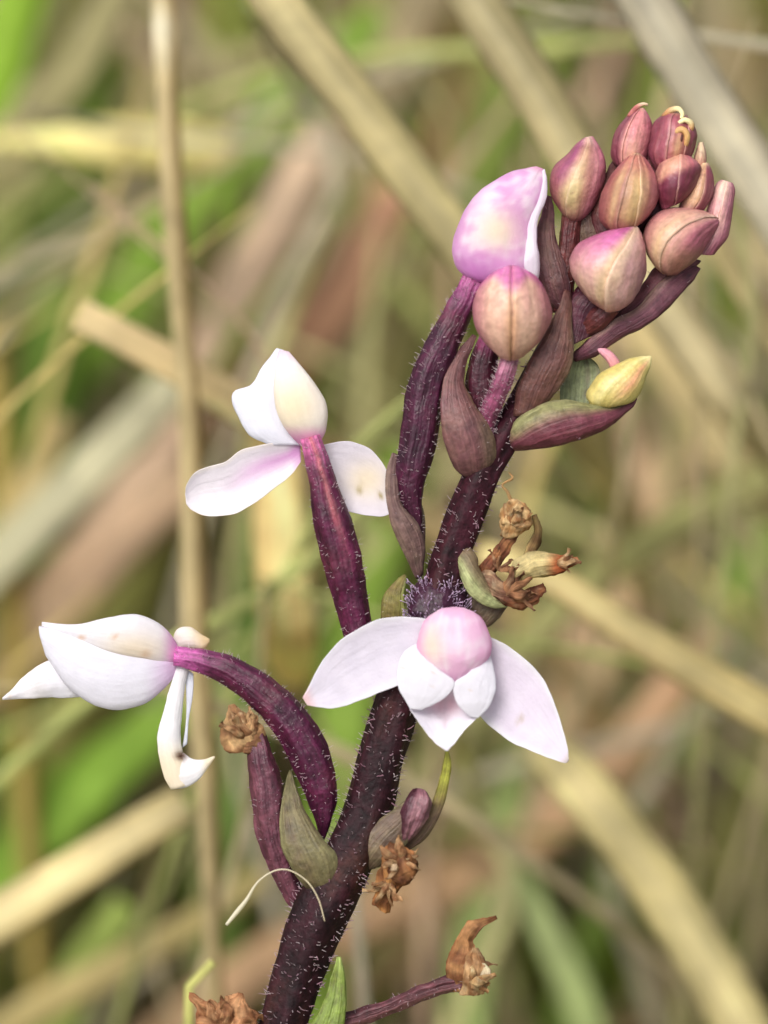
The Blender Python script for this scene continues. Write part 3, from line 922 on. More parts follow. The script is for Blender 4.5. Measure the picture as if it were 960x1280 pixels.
# ---- buds ----------------------------------------------------------------
def bud(L, R, depth, col, seams=(), seed=0, wr=1.2, label=None, front=0.92, right=None, left=None, margin=(232, 196, 170), mg=0.45, keel=0.9, lift=1.7, **kw):
    """rounded body with its outer sepals lying over it; right / left: s-position of the overlapping sepal's free edge as a function of t"""
    raw = col
    mid_ = [sum(q[i_] for q in L + R) / len(L + R) for i_ in (0, 1)]
    L = [tuple(mid_[i_] + (q[i_] - mid_[i_]) * .97 for i_ in (0, 1)) for q in L]
    R = [tuple(mid_[i_] + (q[i_] - mid_[i_]) * .97 for i_ in (0, 1)) for q in R]
    def col(t, s, sa, p):
        c0 = raw(t, s, sa, p)
        a = nz((s * 7, t * 1.6, sa * 2), 1.0, seed + 31) + 0.6 * nz((s * 16, t * 3, sa * 4), 1.0, seed + 37)
        e = nz(p, .12, seed + 3) * 0.8 + nz(p, .3, seed + 5) * 0.5
        c0 = mixc(c0, (226, 206, 160), max(0, a) * 0.26)
        c0 = mixc(c0, (136, 60, 92), max(0, -a) * 0.2)
        c0 = mixc(c0, (120, 70, 62), max(0, e - 0.08) * 0.5)
        c0 = mixc(c0, (128, 62, 76), 0.45 * (1 - ss(0.0, 0.3, t)) + 0.42 * ss(0.62, 1, abs(s)))  # shade painted into the bud's base and crevices; maroon edges are its own colour
        c0 = mixc(c0, (226, 168, 182), 0.10)
        return (c0[0] * .95, c0[1] * .94 + 2, c0[2] * .94 + 2)
    kw.setdefault('ribs', 3); kw.setdefault('ribamp', .085); kw.setdefault('ribph', -math.pi * 1.5)
    kw.setdefault('groove', 0.8)
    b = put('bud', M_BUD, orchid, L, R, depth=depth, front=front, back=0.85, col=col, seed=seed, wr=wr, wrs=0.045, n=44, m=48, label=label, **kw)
    org = ORIGIN
    for side, fn in (('r', right), ('l', left)):
        if fn is None:
            continue
        def edge(t, fn=fn):
            return math.acos(max(-1, min(1, -fn(t))))
        if side == 'r':
            arc = (edge, lambda t: math.pi * 1.25)
        else:
            arc = (lambda t: -math.pi * 0.25, edge)
        def cc(t, s, sa, p, fn=fn):
            c0 = col(t, s, sa, p)
            return mixc(c0, margin, mg * g(s, fn(t), 0.07) * (1 if sa > 0 else 0))
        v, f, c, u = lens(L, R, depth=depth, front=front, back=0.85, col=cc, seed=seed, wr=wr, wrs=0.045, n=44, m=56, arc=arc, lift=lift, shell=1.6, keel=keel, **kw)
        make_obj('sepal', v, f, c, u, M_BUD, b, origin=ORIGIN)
    return b

def c_b1(t, s, sa, p):
    q = 0.5 + 0.5 * nz(p, .05, 1)
    cc = mixc((196, 150, 120), (176, 132, 98), q)
    cc = mixc(cc, (196, 186, 118), g(s, -0.15, 0.45) * g(t, 0.4, 0.3) * 0.8)
    cc = mixc(cc, (198, 116, 140), ss(0.1, 0.8, s) * 0.8)
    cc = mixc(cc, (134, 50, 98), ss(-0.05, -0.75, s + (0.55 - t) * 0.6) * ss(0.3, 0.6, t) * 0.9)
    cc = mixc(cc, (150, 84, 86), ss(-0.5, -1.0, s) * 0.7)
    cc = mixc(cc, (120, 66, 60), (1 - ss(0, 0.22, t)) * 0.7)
    cc = mixc(cc, (226, 190, 170), ss(0.82, 1, t) * g(s, 0.1, 0.7))
    return cc
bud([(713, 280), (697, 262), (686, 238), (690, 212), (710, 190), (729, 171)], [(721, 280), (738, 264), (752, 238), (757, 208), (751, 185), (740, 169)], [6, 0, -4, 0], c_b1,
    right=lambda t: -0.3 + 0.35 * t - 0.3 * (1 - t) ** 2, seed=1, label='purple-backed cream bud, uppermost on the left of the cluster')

def c_b10(t, s, sa, p):
    q = 0.5 + 0.5 * nz(p, .05, 3)
    sm = 0.35 - 0.6 * (1 - t) ** 1.4 * 1.0
    cc = mixc((226, 186, 170), (208, 176, 138), q)
    cc = mixc(cc, (212, 188, 136), g(s, sm - 0.12, 0.14) * 0.8 * (1 - ss(.75, 1, t)))
    left = ss(sm, sm - 0.5, s)
    cc = mixc(cc, (200, 96, 160), left * ss(0.35, 0.75, t) * 0.9)
    cc = mixc(cc, (150, 50, 116), left * ss(0.7, 0.92, t) * g(s, -0.1, 0.5) * 0.7)
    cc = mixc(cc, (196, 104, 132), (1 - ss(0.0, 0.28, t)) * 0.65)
    cc = mixc(cc, (226, 160, 176), ss(sm + .15, sm + .5, s) * 0.45)
    cc = mixc(cc, (240, 218, 184), ss(0.86, 1, t) * 0.8)
    cc = mixc(cc, (238, 208, 204), ss(.8, 1, s) * 0.5)
    cc = mixc(cc, (150, 110, 60), 0.7 * g(p[0], 762, 3) * g(p[1], 335, 3))
    return cc
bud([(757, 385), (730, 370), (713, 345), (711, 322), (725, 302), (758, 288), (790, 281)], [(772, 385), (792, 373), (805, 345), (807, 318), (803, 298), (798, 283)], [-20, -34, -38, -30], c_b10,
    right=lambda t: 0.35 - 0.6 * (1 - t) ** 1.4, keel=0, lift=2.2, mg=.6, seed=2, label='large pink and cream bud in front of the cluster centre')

def c_b4(t, s, sa, p):
    q = 0.5 + 0.5 * nz(p, .055, 5)
    cc = mixc((196, 158, 108), (160, 114, 80), q)
    cc = mixc(cc, (206, 178, 112), g(s, 0.25, 0.22) * g(t, 0.45, 0.35))
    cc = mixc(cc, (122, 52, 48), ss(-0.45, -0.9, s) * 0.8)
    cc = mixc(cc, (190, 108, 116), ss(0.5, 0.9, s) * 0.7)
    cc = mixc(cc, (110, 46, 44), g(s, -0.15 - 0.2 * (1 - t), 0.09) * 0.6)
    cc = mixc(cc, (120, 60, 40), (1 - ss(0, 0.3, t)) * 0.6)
    cc = mixc(cc, (190, 104, 96), ss(0.6, 0.85, t) * (1 - ss(.93, 1, t)) * 0.6)
    cc = mixc(cc, (222, 196, 150), ss(0.9, 1, t) * 0.8)
    return cc
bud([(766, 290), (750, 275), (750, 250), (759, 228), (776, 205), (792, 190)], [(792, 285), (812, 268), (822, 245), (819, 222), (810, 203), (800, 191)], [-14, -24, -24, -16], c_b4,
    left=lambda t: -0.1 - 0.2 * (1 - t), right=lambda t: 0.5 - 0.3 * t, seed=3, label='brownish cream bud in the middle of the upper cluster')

def c_b2(t, s, sa, p):
    q = 0.5 + 0.5 * nz(p, .06, 7)
    cc = mixc((206, 140, 128), (192, 110, 116), q)
    cc = mixc(cc, (212, 170, 130), (1 - ss(0.1, 0.55, t)) * g(s, 0, 0.5) * 0.8)
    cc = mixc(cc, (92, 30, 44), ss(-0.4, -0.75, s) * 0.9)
    cc = mixc(cc, (186, 84, 108), ss(0.4, 0.9, s) * 0.6)
    cc = mixc(cc, (222, 176, 148), ss(0.9, 1, t) * 0.8)
    return cc
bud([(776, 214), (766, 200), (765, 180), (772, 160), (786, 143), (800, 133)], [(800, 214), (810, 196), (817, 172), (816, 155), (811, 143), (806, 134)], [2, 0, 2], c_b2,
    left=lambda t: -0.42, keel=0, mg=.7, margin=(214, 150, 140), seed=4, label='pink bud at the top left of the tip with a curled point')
tube('bud_tip_detail', M_BUD, orchid, [(786, 146, -6), (796, 134, -4), (804, 130, -2), (810, 131, 0)], [6, 7, 5, 3], col=lambda t, s, sa, p: mixc((176, 96, 90), (232, 200, 166), ss(.4, .8, t)), n=14, m=10)

def c_b3(t, s, sa, p):
    q = 0.5 + 0.5 * nz(p, .06, 9)
    cc = mixc((150, 66, 82), (128, 50, 62), q)
    cc = mixc(cc, (200, 150, 104), g(s, 0.3, 0.35) * g(t, 0.45, 0.25) * 0.95)
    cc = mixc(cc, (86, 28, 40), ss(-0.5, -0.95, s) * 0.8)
    cc = mixc(cc, (112, 52, 60), ss(0.75, 1, s) * 0.7)
    cc = mixc(cc, (206, 168, 120), ss(0.85, 1, t) * 0.8)
    return cc
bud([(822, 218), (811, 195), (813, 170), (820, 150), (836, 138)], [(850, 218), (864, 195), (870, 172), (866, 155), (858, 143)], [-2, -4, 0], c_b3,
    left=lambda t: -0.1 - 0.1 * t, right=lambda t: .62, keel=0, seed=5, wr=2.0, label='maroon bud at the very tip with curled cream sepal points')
cr_tip = lambda t, s, sa, p: mixc((190, 140, 92), (236, 222, 168), ss(.15, .6, t))
tube('bud_tip_detail', M_BUD, orchid, [(830, 146, -8), (838, 138, -14), (848, 136, -16), (853, 143, -18), (850, 150, -18)], [8, 8, 7, 6, 4], col=cr_tip, n=18, m=10)
tube('bud_tip_detail', M_BUD, orchid, [(862, 166, -14), (864, 155, -18), (856, 150, -22), (848, 154, -24)], [7, 8, 7, 5], col=cr_tip, n=18, m=10)
tube('bud_tip_detail', M_BUD, orchid, [(842, 176, -20), (846, 164, -26), (854, 162, -28), (859, 170, -26), (857, 182, -22)], [7, 8, 8, 8, 6], col=lambda t, s, sa, p: mixc((196, 150, 96), (214, 170, 110), t), n=18, m=10)
tube('bud_tip_detail', M_BUD, orchid, [(850, 180, -24), (852, 171, -27), (853, 168, -27)], [6, 5, 3], col=lambda t, s, sa, p: (84, 36, 26), n=10, m=8)  # dark plug painted in for the shaded hole inside the curled point

def c_b5(t, s, sa, p):
    cc = mixc((108, 32, 54), (86, 24, 42), 0.5 + 0.5 * nz(p, .05, 11))
    topm = ss(0.52, 0.66, t - 0.18 * s)
    cc = mixc(cc, mixc((206, 150, 120), (190, 96, 104), ss(-.2, .8, s)), topm)
    return cc
bud([(826, 262), (818, 240), (818, 218), (826, 202), (842, 191)], [(848, 254), (864, 240), (873, 224), (876, 208), (862, 194)], [-12, -18, -16], c_b5,
    right=lambda t: .35 - .5 * t, keel=0, mg=.6, seed=6, wr=1.6, label='dark maroon bud with a paler pink cap right of centre')
bud([(868, 220), (867, 198), (873, 178)], [(880, 220), (883, 198), (879, 177)], [0, 0], lambda t, s, sa, p: mixc((196, 134, 108), (232, 204, 160), ss(.2, .8, t)), seed=7)
def c_b7(t, s, sa, p):
    cc = mixc((214, 180, 132), (200, 150, 110), 0.5 + 0.5 * nz(p, .06, 13))
    cc = mixc(cc, (116, 40, 56), ss(0.15, 0.45, s) * 0.9)
    return mixc(cc, (230, 202, 150), ss(.85, 1, t))
bud([(846, 264), (853, 246), (866, 222), (877, 204)], [(876, 266), (889, 245), (891, 225), (885, 203)], [-6, -8, -4], c_b7, right=lambda t: .25, keel=0, mg=.2, seed=8)
def c_b8(t, s, sa, p):
    cc = mixc((214, 168, 150), (208, 140, 150), 0.5 + 0.5 * nz(p, .05, 15))
    cc = mixc(cc, (196, 92, 140), ss(0.2, 0.9, s) * 0.5 + (1 - ss(0, .4, t)) * 0.5)
    return mixc(cc, (232, 208, 180), ss(.6, 1, t) * g(s, -0.3, .7))
bud([(864, 318), (876, 285), (886, 250), (894, 230), (902, 223)], [(892, 320), (908, 295), (915, 262), (918, 240), (915, 227)], [6, 4, 4], c_b8, right=lambda t: .1, keel=0, seed=9, label='slender pink bud at the far right of the cluster')
def c_b9(t, s, sa, p):
    q = 0.5 + 0.5 * nz(p, .05, 17)
    cc = mixc((208, 160, 136), (190, 130, 118), q)
    cc = mixc(cc, (212, 184, 128), g(s, -0.35, 0.25) * g(t, 0.35, 0.3) * 0.8)
    cc = mixc(cc, (158, 66, 100), ss(0.0, 0.5, s) * ss(0.3, 0.6, t) * 0.85)
    cc = mixc(cc, (150, 88, 72), ss(0.1, 0.5, s) * (1 - ss(0.2, 0.5, t)) * 0.6)
    cc = mixc(cc, (236, 200, 172), g(s, -0.1, 0.18) * ss(.6, .95, t) * 0.8)
    return cc
bud([(824, 338), (808, 316), (804, 293), (815, 272), (838, 260), (868, 262), (894, 270)], [(848, 344), (864, 332), (878, 318), (888, 302), (898, 286), (901, 277)], [-6, -18, -18, -6], c_b9,
    left=lambda t: 0.05 - 0.3 * (1 - t), keel=0, mg=.6, margin=(236, 200, 170), seed=10, label='broad pink-brown bud on the right, pointing right')
def c_b11(t, s, sa, p):
    q = 0.5 + 0.5 * nz(p, .04, 19)
    cc = mixc((226, 184, 156), (218, 168, 146), q)
    cc = mixc(cc, (208, 162, 116), g(s, 0.0, 0.16) * (1 - ss(0.5, 0.8, t)) * 0.9)
    cc = mixc(cc, (226, 148, 160), ss(0.6, 0.95, abs(s)) * 0.6)
    cap = ss(0.68, 0.8, t + 0.06 * math.cos(s * 5))
    cc = mixc(cc, (204, 104, 168), cap)
    cc = mixc(cc, (232, 186, 158), (1 - ss(0.02, .2, t)) * 0.6)
    return cc
bud([(632, 437), (608, 430), (594, 408), (592, 380), (603, 353), (628, 337)], [(646, 437), (670, 431), (685, 408), (688, 385), (676, 353), (652, 336)], [-40, -52, -56, -46], c_b11,
    left=lambda t: -.02, right=lambda t: .04, keel=0, lift=2, mg=.25, margin=(190, 140, 90), seed=11, label='round pale bud facing out below the big pink one, on a frosted stalk')

for bn, pth in (('bud', [(700, 392, 8), (708, 330, 10), (716, 262, 6)]), ('bud.002', [(752, 350, 6), (766, 315, 0), (778, 286, -8)]),
                ('bud.001', [(732, 410, -4), (748, 398, -14), (764, 382, -20)])):
    tube('ovary', M_OVARY, bpy.data.objects[bn], pth, [26, 28, 26], ribs=6, ribamp=.05, col=ovary_col(23, a=(104, 52, 46), b=(70, 28, 34), top=(110, 60, 56), brown=.1), n=22, m=24, wr=1.4)
# frosted ovary carrying the round bud
ovf = tube('ovary', M_OVARY, orchid, [(606, 560, -4), (608, 528, -18), (622, 492, -34), (634, 460, -42), (641, 432, -42)], [22, 23, 24, 24, 20], front=0.9, back=0.9, ribs=6, ribamp=0.06, n=36,
     col=lambda t, s, sa, p: mixc(mixc((112, 46, 74), (150, 90, 116), 0.5 + 0.5 * nz(p, .09, 3)), (208, 158, 170), ss(.6, 1, t) * .8), wr=1, label='thin frosted pink ovary under the round bud')
hairs(ovf, [ovf], 700, length=(3, 6), rad=0.7, seed=12)
o2 = tube('ovary', M_OVARY, orchid, [(620, 540, 2), (604, 500, -2), (603, 460, -6), (612, 424, -12)], [30, 40, 38, 26], ribs=6, ribamp=0.05, col=ovary_col(21, a=(70, 20, 36), b=(44, 10, 24), brown=0), n=30, wr=1.2)
hairs(o2, [o2], 240, length=(4, 8), seed=13)

# ---- bract folded with a rim in the middle (under the long ovary) ---------------
put('bract', M_BRACT, orchid, [(585, 598), (568, 584), (556, 556), (550, 520), (553, 480), (566, 448), (590, 418)],
    [(604, 592), (619, 575), (620, 556), (610, 530), (590, 500), (580, 470), (596, 420)], depth=[-8, -26, -34, -30, -22, -16], tilt=[0, 6, 6, 0], front=0.32, back=0.2, cup=0.15, n=44,
    col=lambda t, s, sa, p: mixc(mixc(mixc((126, 70, 78), (140, 92, 82), 0.5 + .5 * nz(p, .03, 31)), (110, 92, 66), ss(0.1, 0.8, s) * (1 - ss(.3, .5, t)) * .6), (196, 156, 112), ss(.74, 1, s) * ss(.35, .6, t) * .9 + ss(.86, 1, s) * .4),
    wr=1.6, seed=31, label='folded dull pink bract with a tan rim, right of the long purple ovary')
# left lower bract
put('bract', M_BRACT, orchid, [(520, 724), (505, 692), (489, 655), (481, 612), (484, 586), (490, 566)], [(530, 716), (531, 680), (522, 655), (503, 632), (498, 600), (497, 568)],
    depth=[2, -12, -22, -22, -14], tilt=[0, 5, 0], front=0.5, back=0.2, cup=0.1, n=36,
    col=lambda t, s, sa, p: mixc(mixc((128, 84, 84), (138, 104, 92), .5 + .5 * nz(p, .03, 33)), (168, 132, 112), ss(.7, 1, s) * .8 * (1 - ss(.7, .9, t)) + ss(.7, 1, -s) * .4), wr=1.2, seed=33,
    label='narrow dusty mauve bract at the foot of the long purple ovary')
put('bract', M_BRACT, orchid, [(524, 700), (516, 640), (497, 590), (500, 545)], [(532, 690), (530, 640), (512, 590), (504, 545)], depth=[18, 20, 20], front=.3, back=.2, col=bract_col(34, a=(150, 110, 100), b=(160, 140, 90)), n=20, seed=34)
# small yellow-green bract tip left of the stem above the front flower
put('bract', M_BRACT, orchid, [(478, 790), (476, 765), (482, 740), (496, 724), (505, 718)], [(506, 790), (507, 765), (505, 745), (507, 730), (508, 719)], depth=[6, 0, -2, 0], front=.4, back=.3,
    col=lambda t, s, sa, p: mixc(mixc((150, 140, 62), (128, 92, 52), .5 + .5 * nz(p, .06, 35)), (206, 206, 120), ss(.5, 1, s) * .8), wr=1, seed=35, label='small yellow-green bract tip above the front flower')
# bract behind the withered flower
put('bract', M_BRACT, orchid, [(570, 770), (578, 740), (590, 725)], [(596, 792), (622, 775), (640, 752)], depth=[14, 12, 10], front=.35, back=.3,
    col=lambda t, s, sa, p: mixc((128, 108, 78), (118, 78, 72), .5 + .5 * nz(p, .05, 36)), wr=1.5, seed=36)

# ---- boat bract with the yellow bud (right) ----------------------------------------
put('bract', M_BRACT, orchid, [(630, 560), (642, 528), (672, 506), (705, 500), (738, 506), (768, 508), (790, 496)],
    [(640, 562), (665, 562), (700, 557), (740, 545), (770, 527), (790, 510), (797, 498)], depth=[0, -16, -22, -20, -12, -4], front=.75, back=.6, n=44,
    col=lambda t, s, sa, p: mixc(mixc(mixc((112, 44, 62), (134, 62, 72), .5 + .5 * nz(p, .03, 41)), (158, 148, 96), ss(0.15, -0.65, s) * .95 * ss(.02, .2, t)), (190, 176, 126), ss(-.8, -1, s) * .6),
    wr=1.8, seed=41, label='boat-shaped bract, olive above and maroon below, holding a yellowish bud')
put('bract', M_BRACT, orchid, [(700, 512), (700, 480), (708, 455), (722, 444)], [(744, 512), (750, 485), (748, 458), (736, 445)], depth=[4, 10, 14], front=.15, back=.15, thick=1.2,
    cup=-.2, col=lambda t, s, sa, p: mixc((150, 148, 104), (128, 128, 84), .5 + .5 * nz(p, .04, 42)), seed=42, n=24, wr=1)
put('bud', M_BUD, orchid, [(738, 506), (733, 492), (746, 470), (770, 456), (795, 446), (812, 444)], [(770, 506), (790, 503), (803, 488), (808, 470), (813, 458), (815, 446)], depth=[-8, -14, -14, -10], front=.75, back=.7,
    col=lambda t, s, sa, p: mixc(mixc(mixc((206, 190, 122), (184, 168, 92), .5 + .5 * nz(p, .05, 43)), (190, 120, 96), .7 * g(s, .35, .25) * ss(.1, .5, t)), (232, 222, 160), ss(.75, 1, t) * .8 + g(s, -.4, .15) * .5),
    seams=[(lambda t: 0.1, 1.8, 0.06, 1.2), (lambda t: -0.5, 1.0, 0.05, 0)], wr=1.4, seed=43, label='pale yellow-green bud lying in the boat-shaped bract')
tube('sepal', M_BUD, orchid, [(772, 462, -8), (764, 448, -10), (752, 438, -10), (742, 433, -10)], [15, 14, 11, 4], col=lambda t, s, sa, p: mixc((204, 140, 136), (216, 150, 170), t), n=18, m=12, label='small pink pointed tip behind the yellowish bud')
hb = hairs(orchid, [o for o in bpy.data.objects if o.name.startswith('bract') and o.type == 'MESH'][:14], 260, length=(3, 6), rad=.45, seed=14)

# ================================================================== flowers
# ---- F0: half-open pink flower on the long curved ovary
f0 = part_empty('flower', 540, 640, 0, 'half-open pink-lilac flower at the top of the long curved ovary')
def c_h0(t, s, sa, p):
    q = 0.5 + .5 * nz(p, .03, 51) + .4 * nz(p, .09, 52)
    cc = mixc((242, 224, 236), (224, 170, 214), ss(.3, .75, q))
    cc = mixc(cc, (240, 226, 196), g(p[0], 622, 26) * g(p[1], 288, 26) * .95)
    cc = mixc(cc, (196, 112, 190), (ss(300, 345, p[1]) * (1 - ss(600, 650, p[0]))) * .8)
    cc = mixc(cc, (216, 158, 208), ss(-.7, -1, s) * .5)
    cc = mixc(cc, (216, 130, 170), ss(.9, 1, t) * .6)
    return cc
put('sepal', M_PETAL, f0, [(588, 350), (571, 335), (566, 308), (576, 272), (598, 240), (636, 216), (670, 208)], [(660, 348), (672, 335), (668, 300), (668, 275), (678, 250), (682, 228), (679, 212)],
    depth=[-14, -22, -24, -18], front=.62, back=.7, n=48, m=44, col=c_h0, wr=1.8, wrs=.03, seed=51)
put('petal', M_PETAL, f0, [(644, 352), (650, 326), (656, 290), (662, 262), (672, 236), (677, 214)], [(672, 352), (675, 334), (671, 300), (672, 276), (682, 250), (684, 228), (681, 211)],
    depth=[-26, -36, -34, -28, -22], front=.7, back=.5, n=44, m=30, col=lambda t, s, sa, p: mixc((242, 236, 244), (226, 180, 220), .6 * ss(.1, -1, s) * ss(.2, .7, t)), wr=1.4, wrs=.05, seed=53)
ov0 = tube('ovary', M_OVARY, f0, [(525, 668, -6), (512, 610, -14), (524, 550, -16), (534, 480, -18), (558, 420, -20), (582, 372, -20), (594, 342, -18)], [8, 33, 44, 46, 43, 36, 27], ribs=6, ribamp=.06, twist=2.2, n=64, m=36,
     col=ovary_col(52, a=(78, 24, 52), b=(42, 11, 30), top=(170, 90, 140)), wr=1.6)
hairs(f0, [ov0], 900, length=(4, 8), rad=.6, seed=52)

# ---- F1: upper-left white flower seen from behind
f1 = part_empty('flower', 440, 790, 0, 'white flower seen from behind on a straight purple ovary, upper left')
def c_f1h(t, s, sa, p):
    cc = mixc((240, 236, 236), (242, 228, 196), g(p[0], 366, 34) * g(p[1], 508, 36) * .95)
    cc = mixc(cc, (216, 130, 190), ss(528, 556, p[1]) * .85)
    cc = mixc(cc, (236, 200, 220), ss(460, 436, p[1]) * .6)
    return cc
put('sepal', M_PETAL, f1, [(374, 556), (352, 530), (343, 498), (344, 465), (350, 438)], [(400, 556), (408, 535), (408, 504), (384, 467), (362, 440)], depth=[-6, -18, -20, -10], front=.55, back=.3, n=36,
    col=c_f1h, wr=1.0, wrs=.03, seed=61)
put('petal', M_PETAL, f1, [(336, 556), (312, 545), (300, 525), (290, 492), (314, 480), (330, 456), (346, 436)], [(384, 556), (372, 535), (362, 510), (360, 490), (358, 470), (356, 452), (355, 438)], depth=[2, 2, 4, 4], front=.3, back=.2, n=36,
    col=white_col(62, base=(234, 234, 244)), wr=1.5, wrs=.04, seed=62)
put('lateral_sepal', M_PETAL, f1, [(376, 552), (345, 553), (304, 561), (281, 577), (247, 588), (234, 604), (231, 618)], [(376, 578), (362, 596), (339, 614), (300, 640), (264, 645), (240, 638), (232, 630)],
    depth=[0, -4, -6, -2], thick=1.8, cup=-.34, n=44, m=30, col=lambda t, s, sa, p: mixc(mixc((236, 230, 236), (212, 158, 206), .9 * g(s, -0.1, .33) * (1 - ss(.1, .75, t)) + .8 * (1 - ss(0, .12, t))), (240, 232, 222), ss(.8, 1, abs(s)) * .6),
    wave=2.5, wavek=1.4, wr=1.2, wrs=.03, seed=63)
put('lateral_sepal', M_PETAL, f1, [(402, 556), (436, 552), (466, 564), (484, 590), (492, 614)], [(408, 600), (424, 632), (448, 642), (476, 646), (492, 640)],
    depth=[4, 4, 8, 10], thick=1.8, cup=-.28, n=36, m=30, col=lambda t, s, sa, p: mixc(mixc((236, 230, 238), (240, 226, 196), .8 * g(p[0], 458, 26) * g(p[1], 600, 22)), (150, 130, 60), .7 * g(p[0], 450, 4) * g(p[1], 611, 4) + .7 * g(p[0], 476, 4) * g(p[1], 620, 3)),
    wave=2, wavek=1.2, wr=1.2, wrs=.03, seed=64)
def c_ov1(t, s, sa, p):
    cc = ovary_col(65, a=(94, 28, 62), b=(58, 14, 38), top=(206, 110, 160), brown=.2)(t, s, sa, p)
    return mixc(cc, (166, 92, 92), .8 * g(s, -.35 + .5 * t - .2, .22) * ss(.35, .7, t))
ov1 = tube('ovary', M_OVARY, f1, [(452, 812, 2), (444, 775, -4), (428, 700, -14), (412, 640, -20), (400, 590, -22), (388, 546, -22)], [34, 40, 47, 46, 34, 24], ribs=6, ribamp=.07, twist=1.0, n=60, m=36, col=c_ov1, wr=1.4)
hairs(f1, [ov1], 420, length=(3.5, 6.5), rad=.65, seed=66)

# ---- F2: left white flower in profile
f2 = part_empty('flower', 402, 1045, 0, 'white flower in profile pointing left on an arching purple ovary')
def c_f2h(t, s, sa, p):
    cc = (234, 231, 236)
    cc = mixc(cc, (238, 222, 196), .9 * g(p[0], 168, 40) * g(p[1], 812, 20))
    cc = mixc(cc, (216, 130, 196), .9 * ss(198, 228, p[0]))
    cc = mixc(cc, (206, 150, 100), .6 * g(p[0], 102, 4) * g(p[1], 797, 3) + .5 * g(p[0], 143, 4) * g(p[1], 797, 3) + .4 * g(p[0], 182, 6) * g(p[1], 818, 5))
    return cc
put('sepal', M_PETAL, f2, [(226, 812), (204, 783), (172, 767), (134, 771), (95, 781), (52, 777)], [(228, 824), (210, 830), (180, 826), (140, 818), (95, 800), (52, 783)], depth=[0, -16, -20, -12, -2], front=.5, back=.4, n=40,
    col=c_f2h, wr=1.2, wrs=.03, seed=71)
put('petal', M_PETAL, f2, [(226, 815), (200, 812), (160, 806), (110, 796), (70, 786), (49, 782)], [(226, 836), (203, 864), (172, 883), (130, 886), (88, 862), (58, 822)], depth=[2, -10, -12, -8, 0], front=.42, back=.25, n=40,
    col=lambda t, s, sa, p: mixc(mixc((232, 230, 238), (222, 176, 222), .7 * ss(176, 224, p[0])), (226, 226, 240), ss(.2, -.9, s) * .3), wr=1.4, wrs=.03, seed=72)
put('lip', M_PETAL, f2, [(150, 830), (110, 826), (66, 824), (38, 838), (14, 862), (3, 872)], [(150, 872), (115, 868), (92, 872), (62, 872), (30, 874), (3, 875)], depth=[8, 6, 4, 4], thick=2.0, cup=.3, n=30,
    col=white_col(73, base=(236, 234, 240), cr=.3), wr=1.8, wrs=.05, seed=73, wave=2)
put('lateral_sepal', M_PETAL, f2, [(216, 800), (222, 786), (238, 784), (252, 793), (262, 799)], [(226, 812), (232, 809), (244, 810), (255, 811), (262, 803)], depth=[4, 0, -2], front=.6, back=.4, n=24,
    col=lambda t, s, sa, p: mixc((240, 232, 226), (232, 206, 160), ss(.3, 1, t)), wr=1, seed=74)
def c_ls(t, s, sa, p):
    cc = mixc((238, 236, 238), (240, 228, 204), ss(.55, .8, t))
    cc = mixc(cc, (70, 40, 24), g(p[0], 226, 6.5) * g(p[1], 945, 5) * 1.0)
    return cc
put('lateral_sepal', M_PETAL, f2, [(221, 832), (212, 860), (203, 895), (197, 922), (199, 950), (206, 974), (214, 987)], [(236, 836), (231, 860), (228, 893), (226, 920), (229, 941), (238, 955), (240, 980)],
    depth=[-2, -8, -12, -14, -14], tilt=2, thick=2.2, cup=.35, n=40, m=26, col=c_ls, wr=1.2, wrs=.05, seed=75)
put('lateral_sepal', M_PETAL, f2, [(229, 941), (240, 948), (254, 949), (268, 945)], [(214, 987), (238, 982), (254, 968), (269, 947)], depth=[-14, -18, -22, -22], thick=2.2, cup=.25, n=26, m=24, col=c_ls, wr=1.0, seed=76,
    label='folded tip of the hanging white sepal with a dark spot')
put('lateral_sepal', M_PETAL, f2, [(230, 834), (233, 870), (232, 905), (228, 935)], [(242, 842), (241, 870), (236, 900), (234, 930)], depth=[2, 0, -4], thick=1.6, n=24, col=white_col(77, base=(226, 228, 238)), wr=.6, seed=77)
ov2 = tube('ovary', M_OVARY, f2, [(402, 1050, 0), (404, 1010, -6), (395, 965, -10), (370, 912, -14), (330, 868, -16), (285, 838, -16), (250, 826, -14), (218, 820, -12)], [6, 34, 47, 49, 45, 40, 33, 23], ribs=6, ribamp=.07, twist=1.6, n=72, m=36,
     col=ovary_col(78, a=(90, 24, 58), b=(52, 12, 36), top=(200, 100, 170), brown=.3), wr=1.6)
hairs(f2, [ov2], 800, length=(3.5, 7), rad=.65, seed=79)

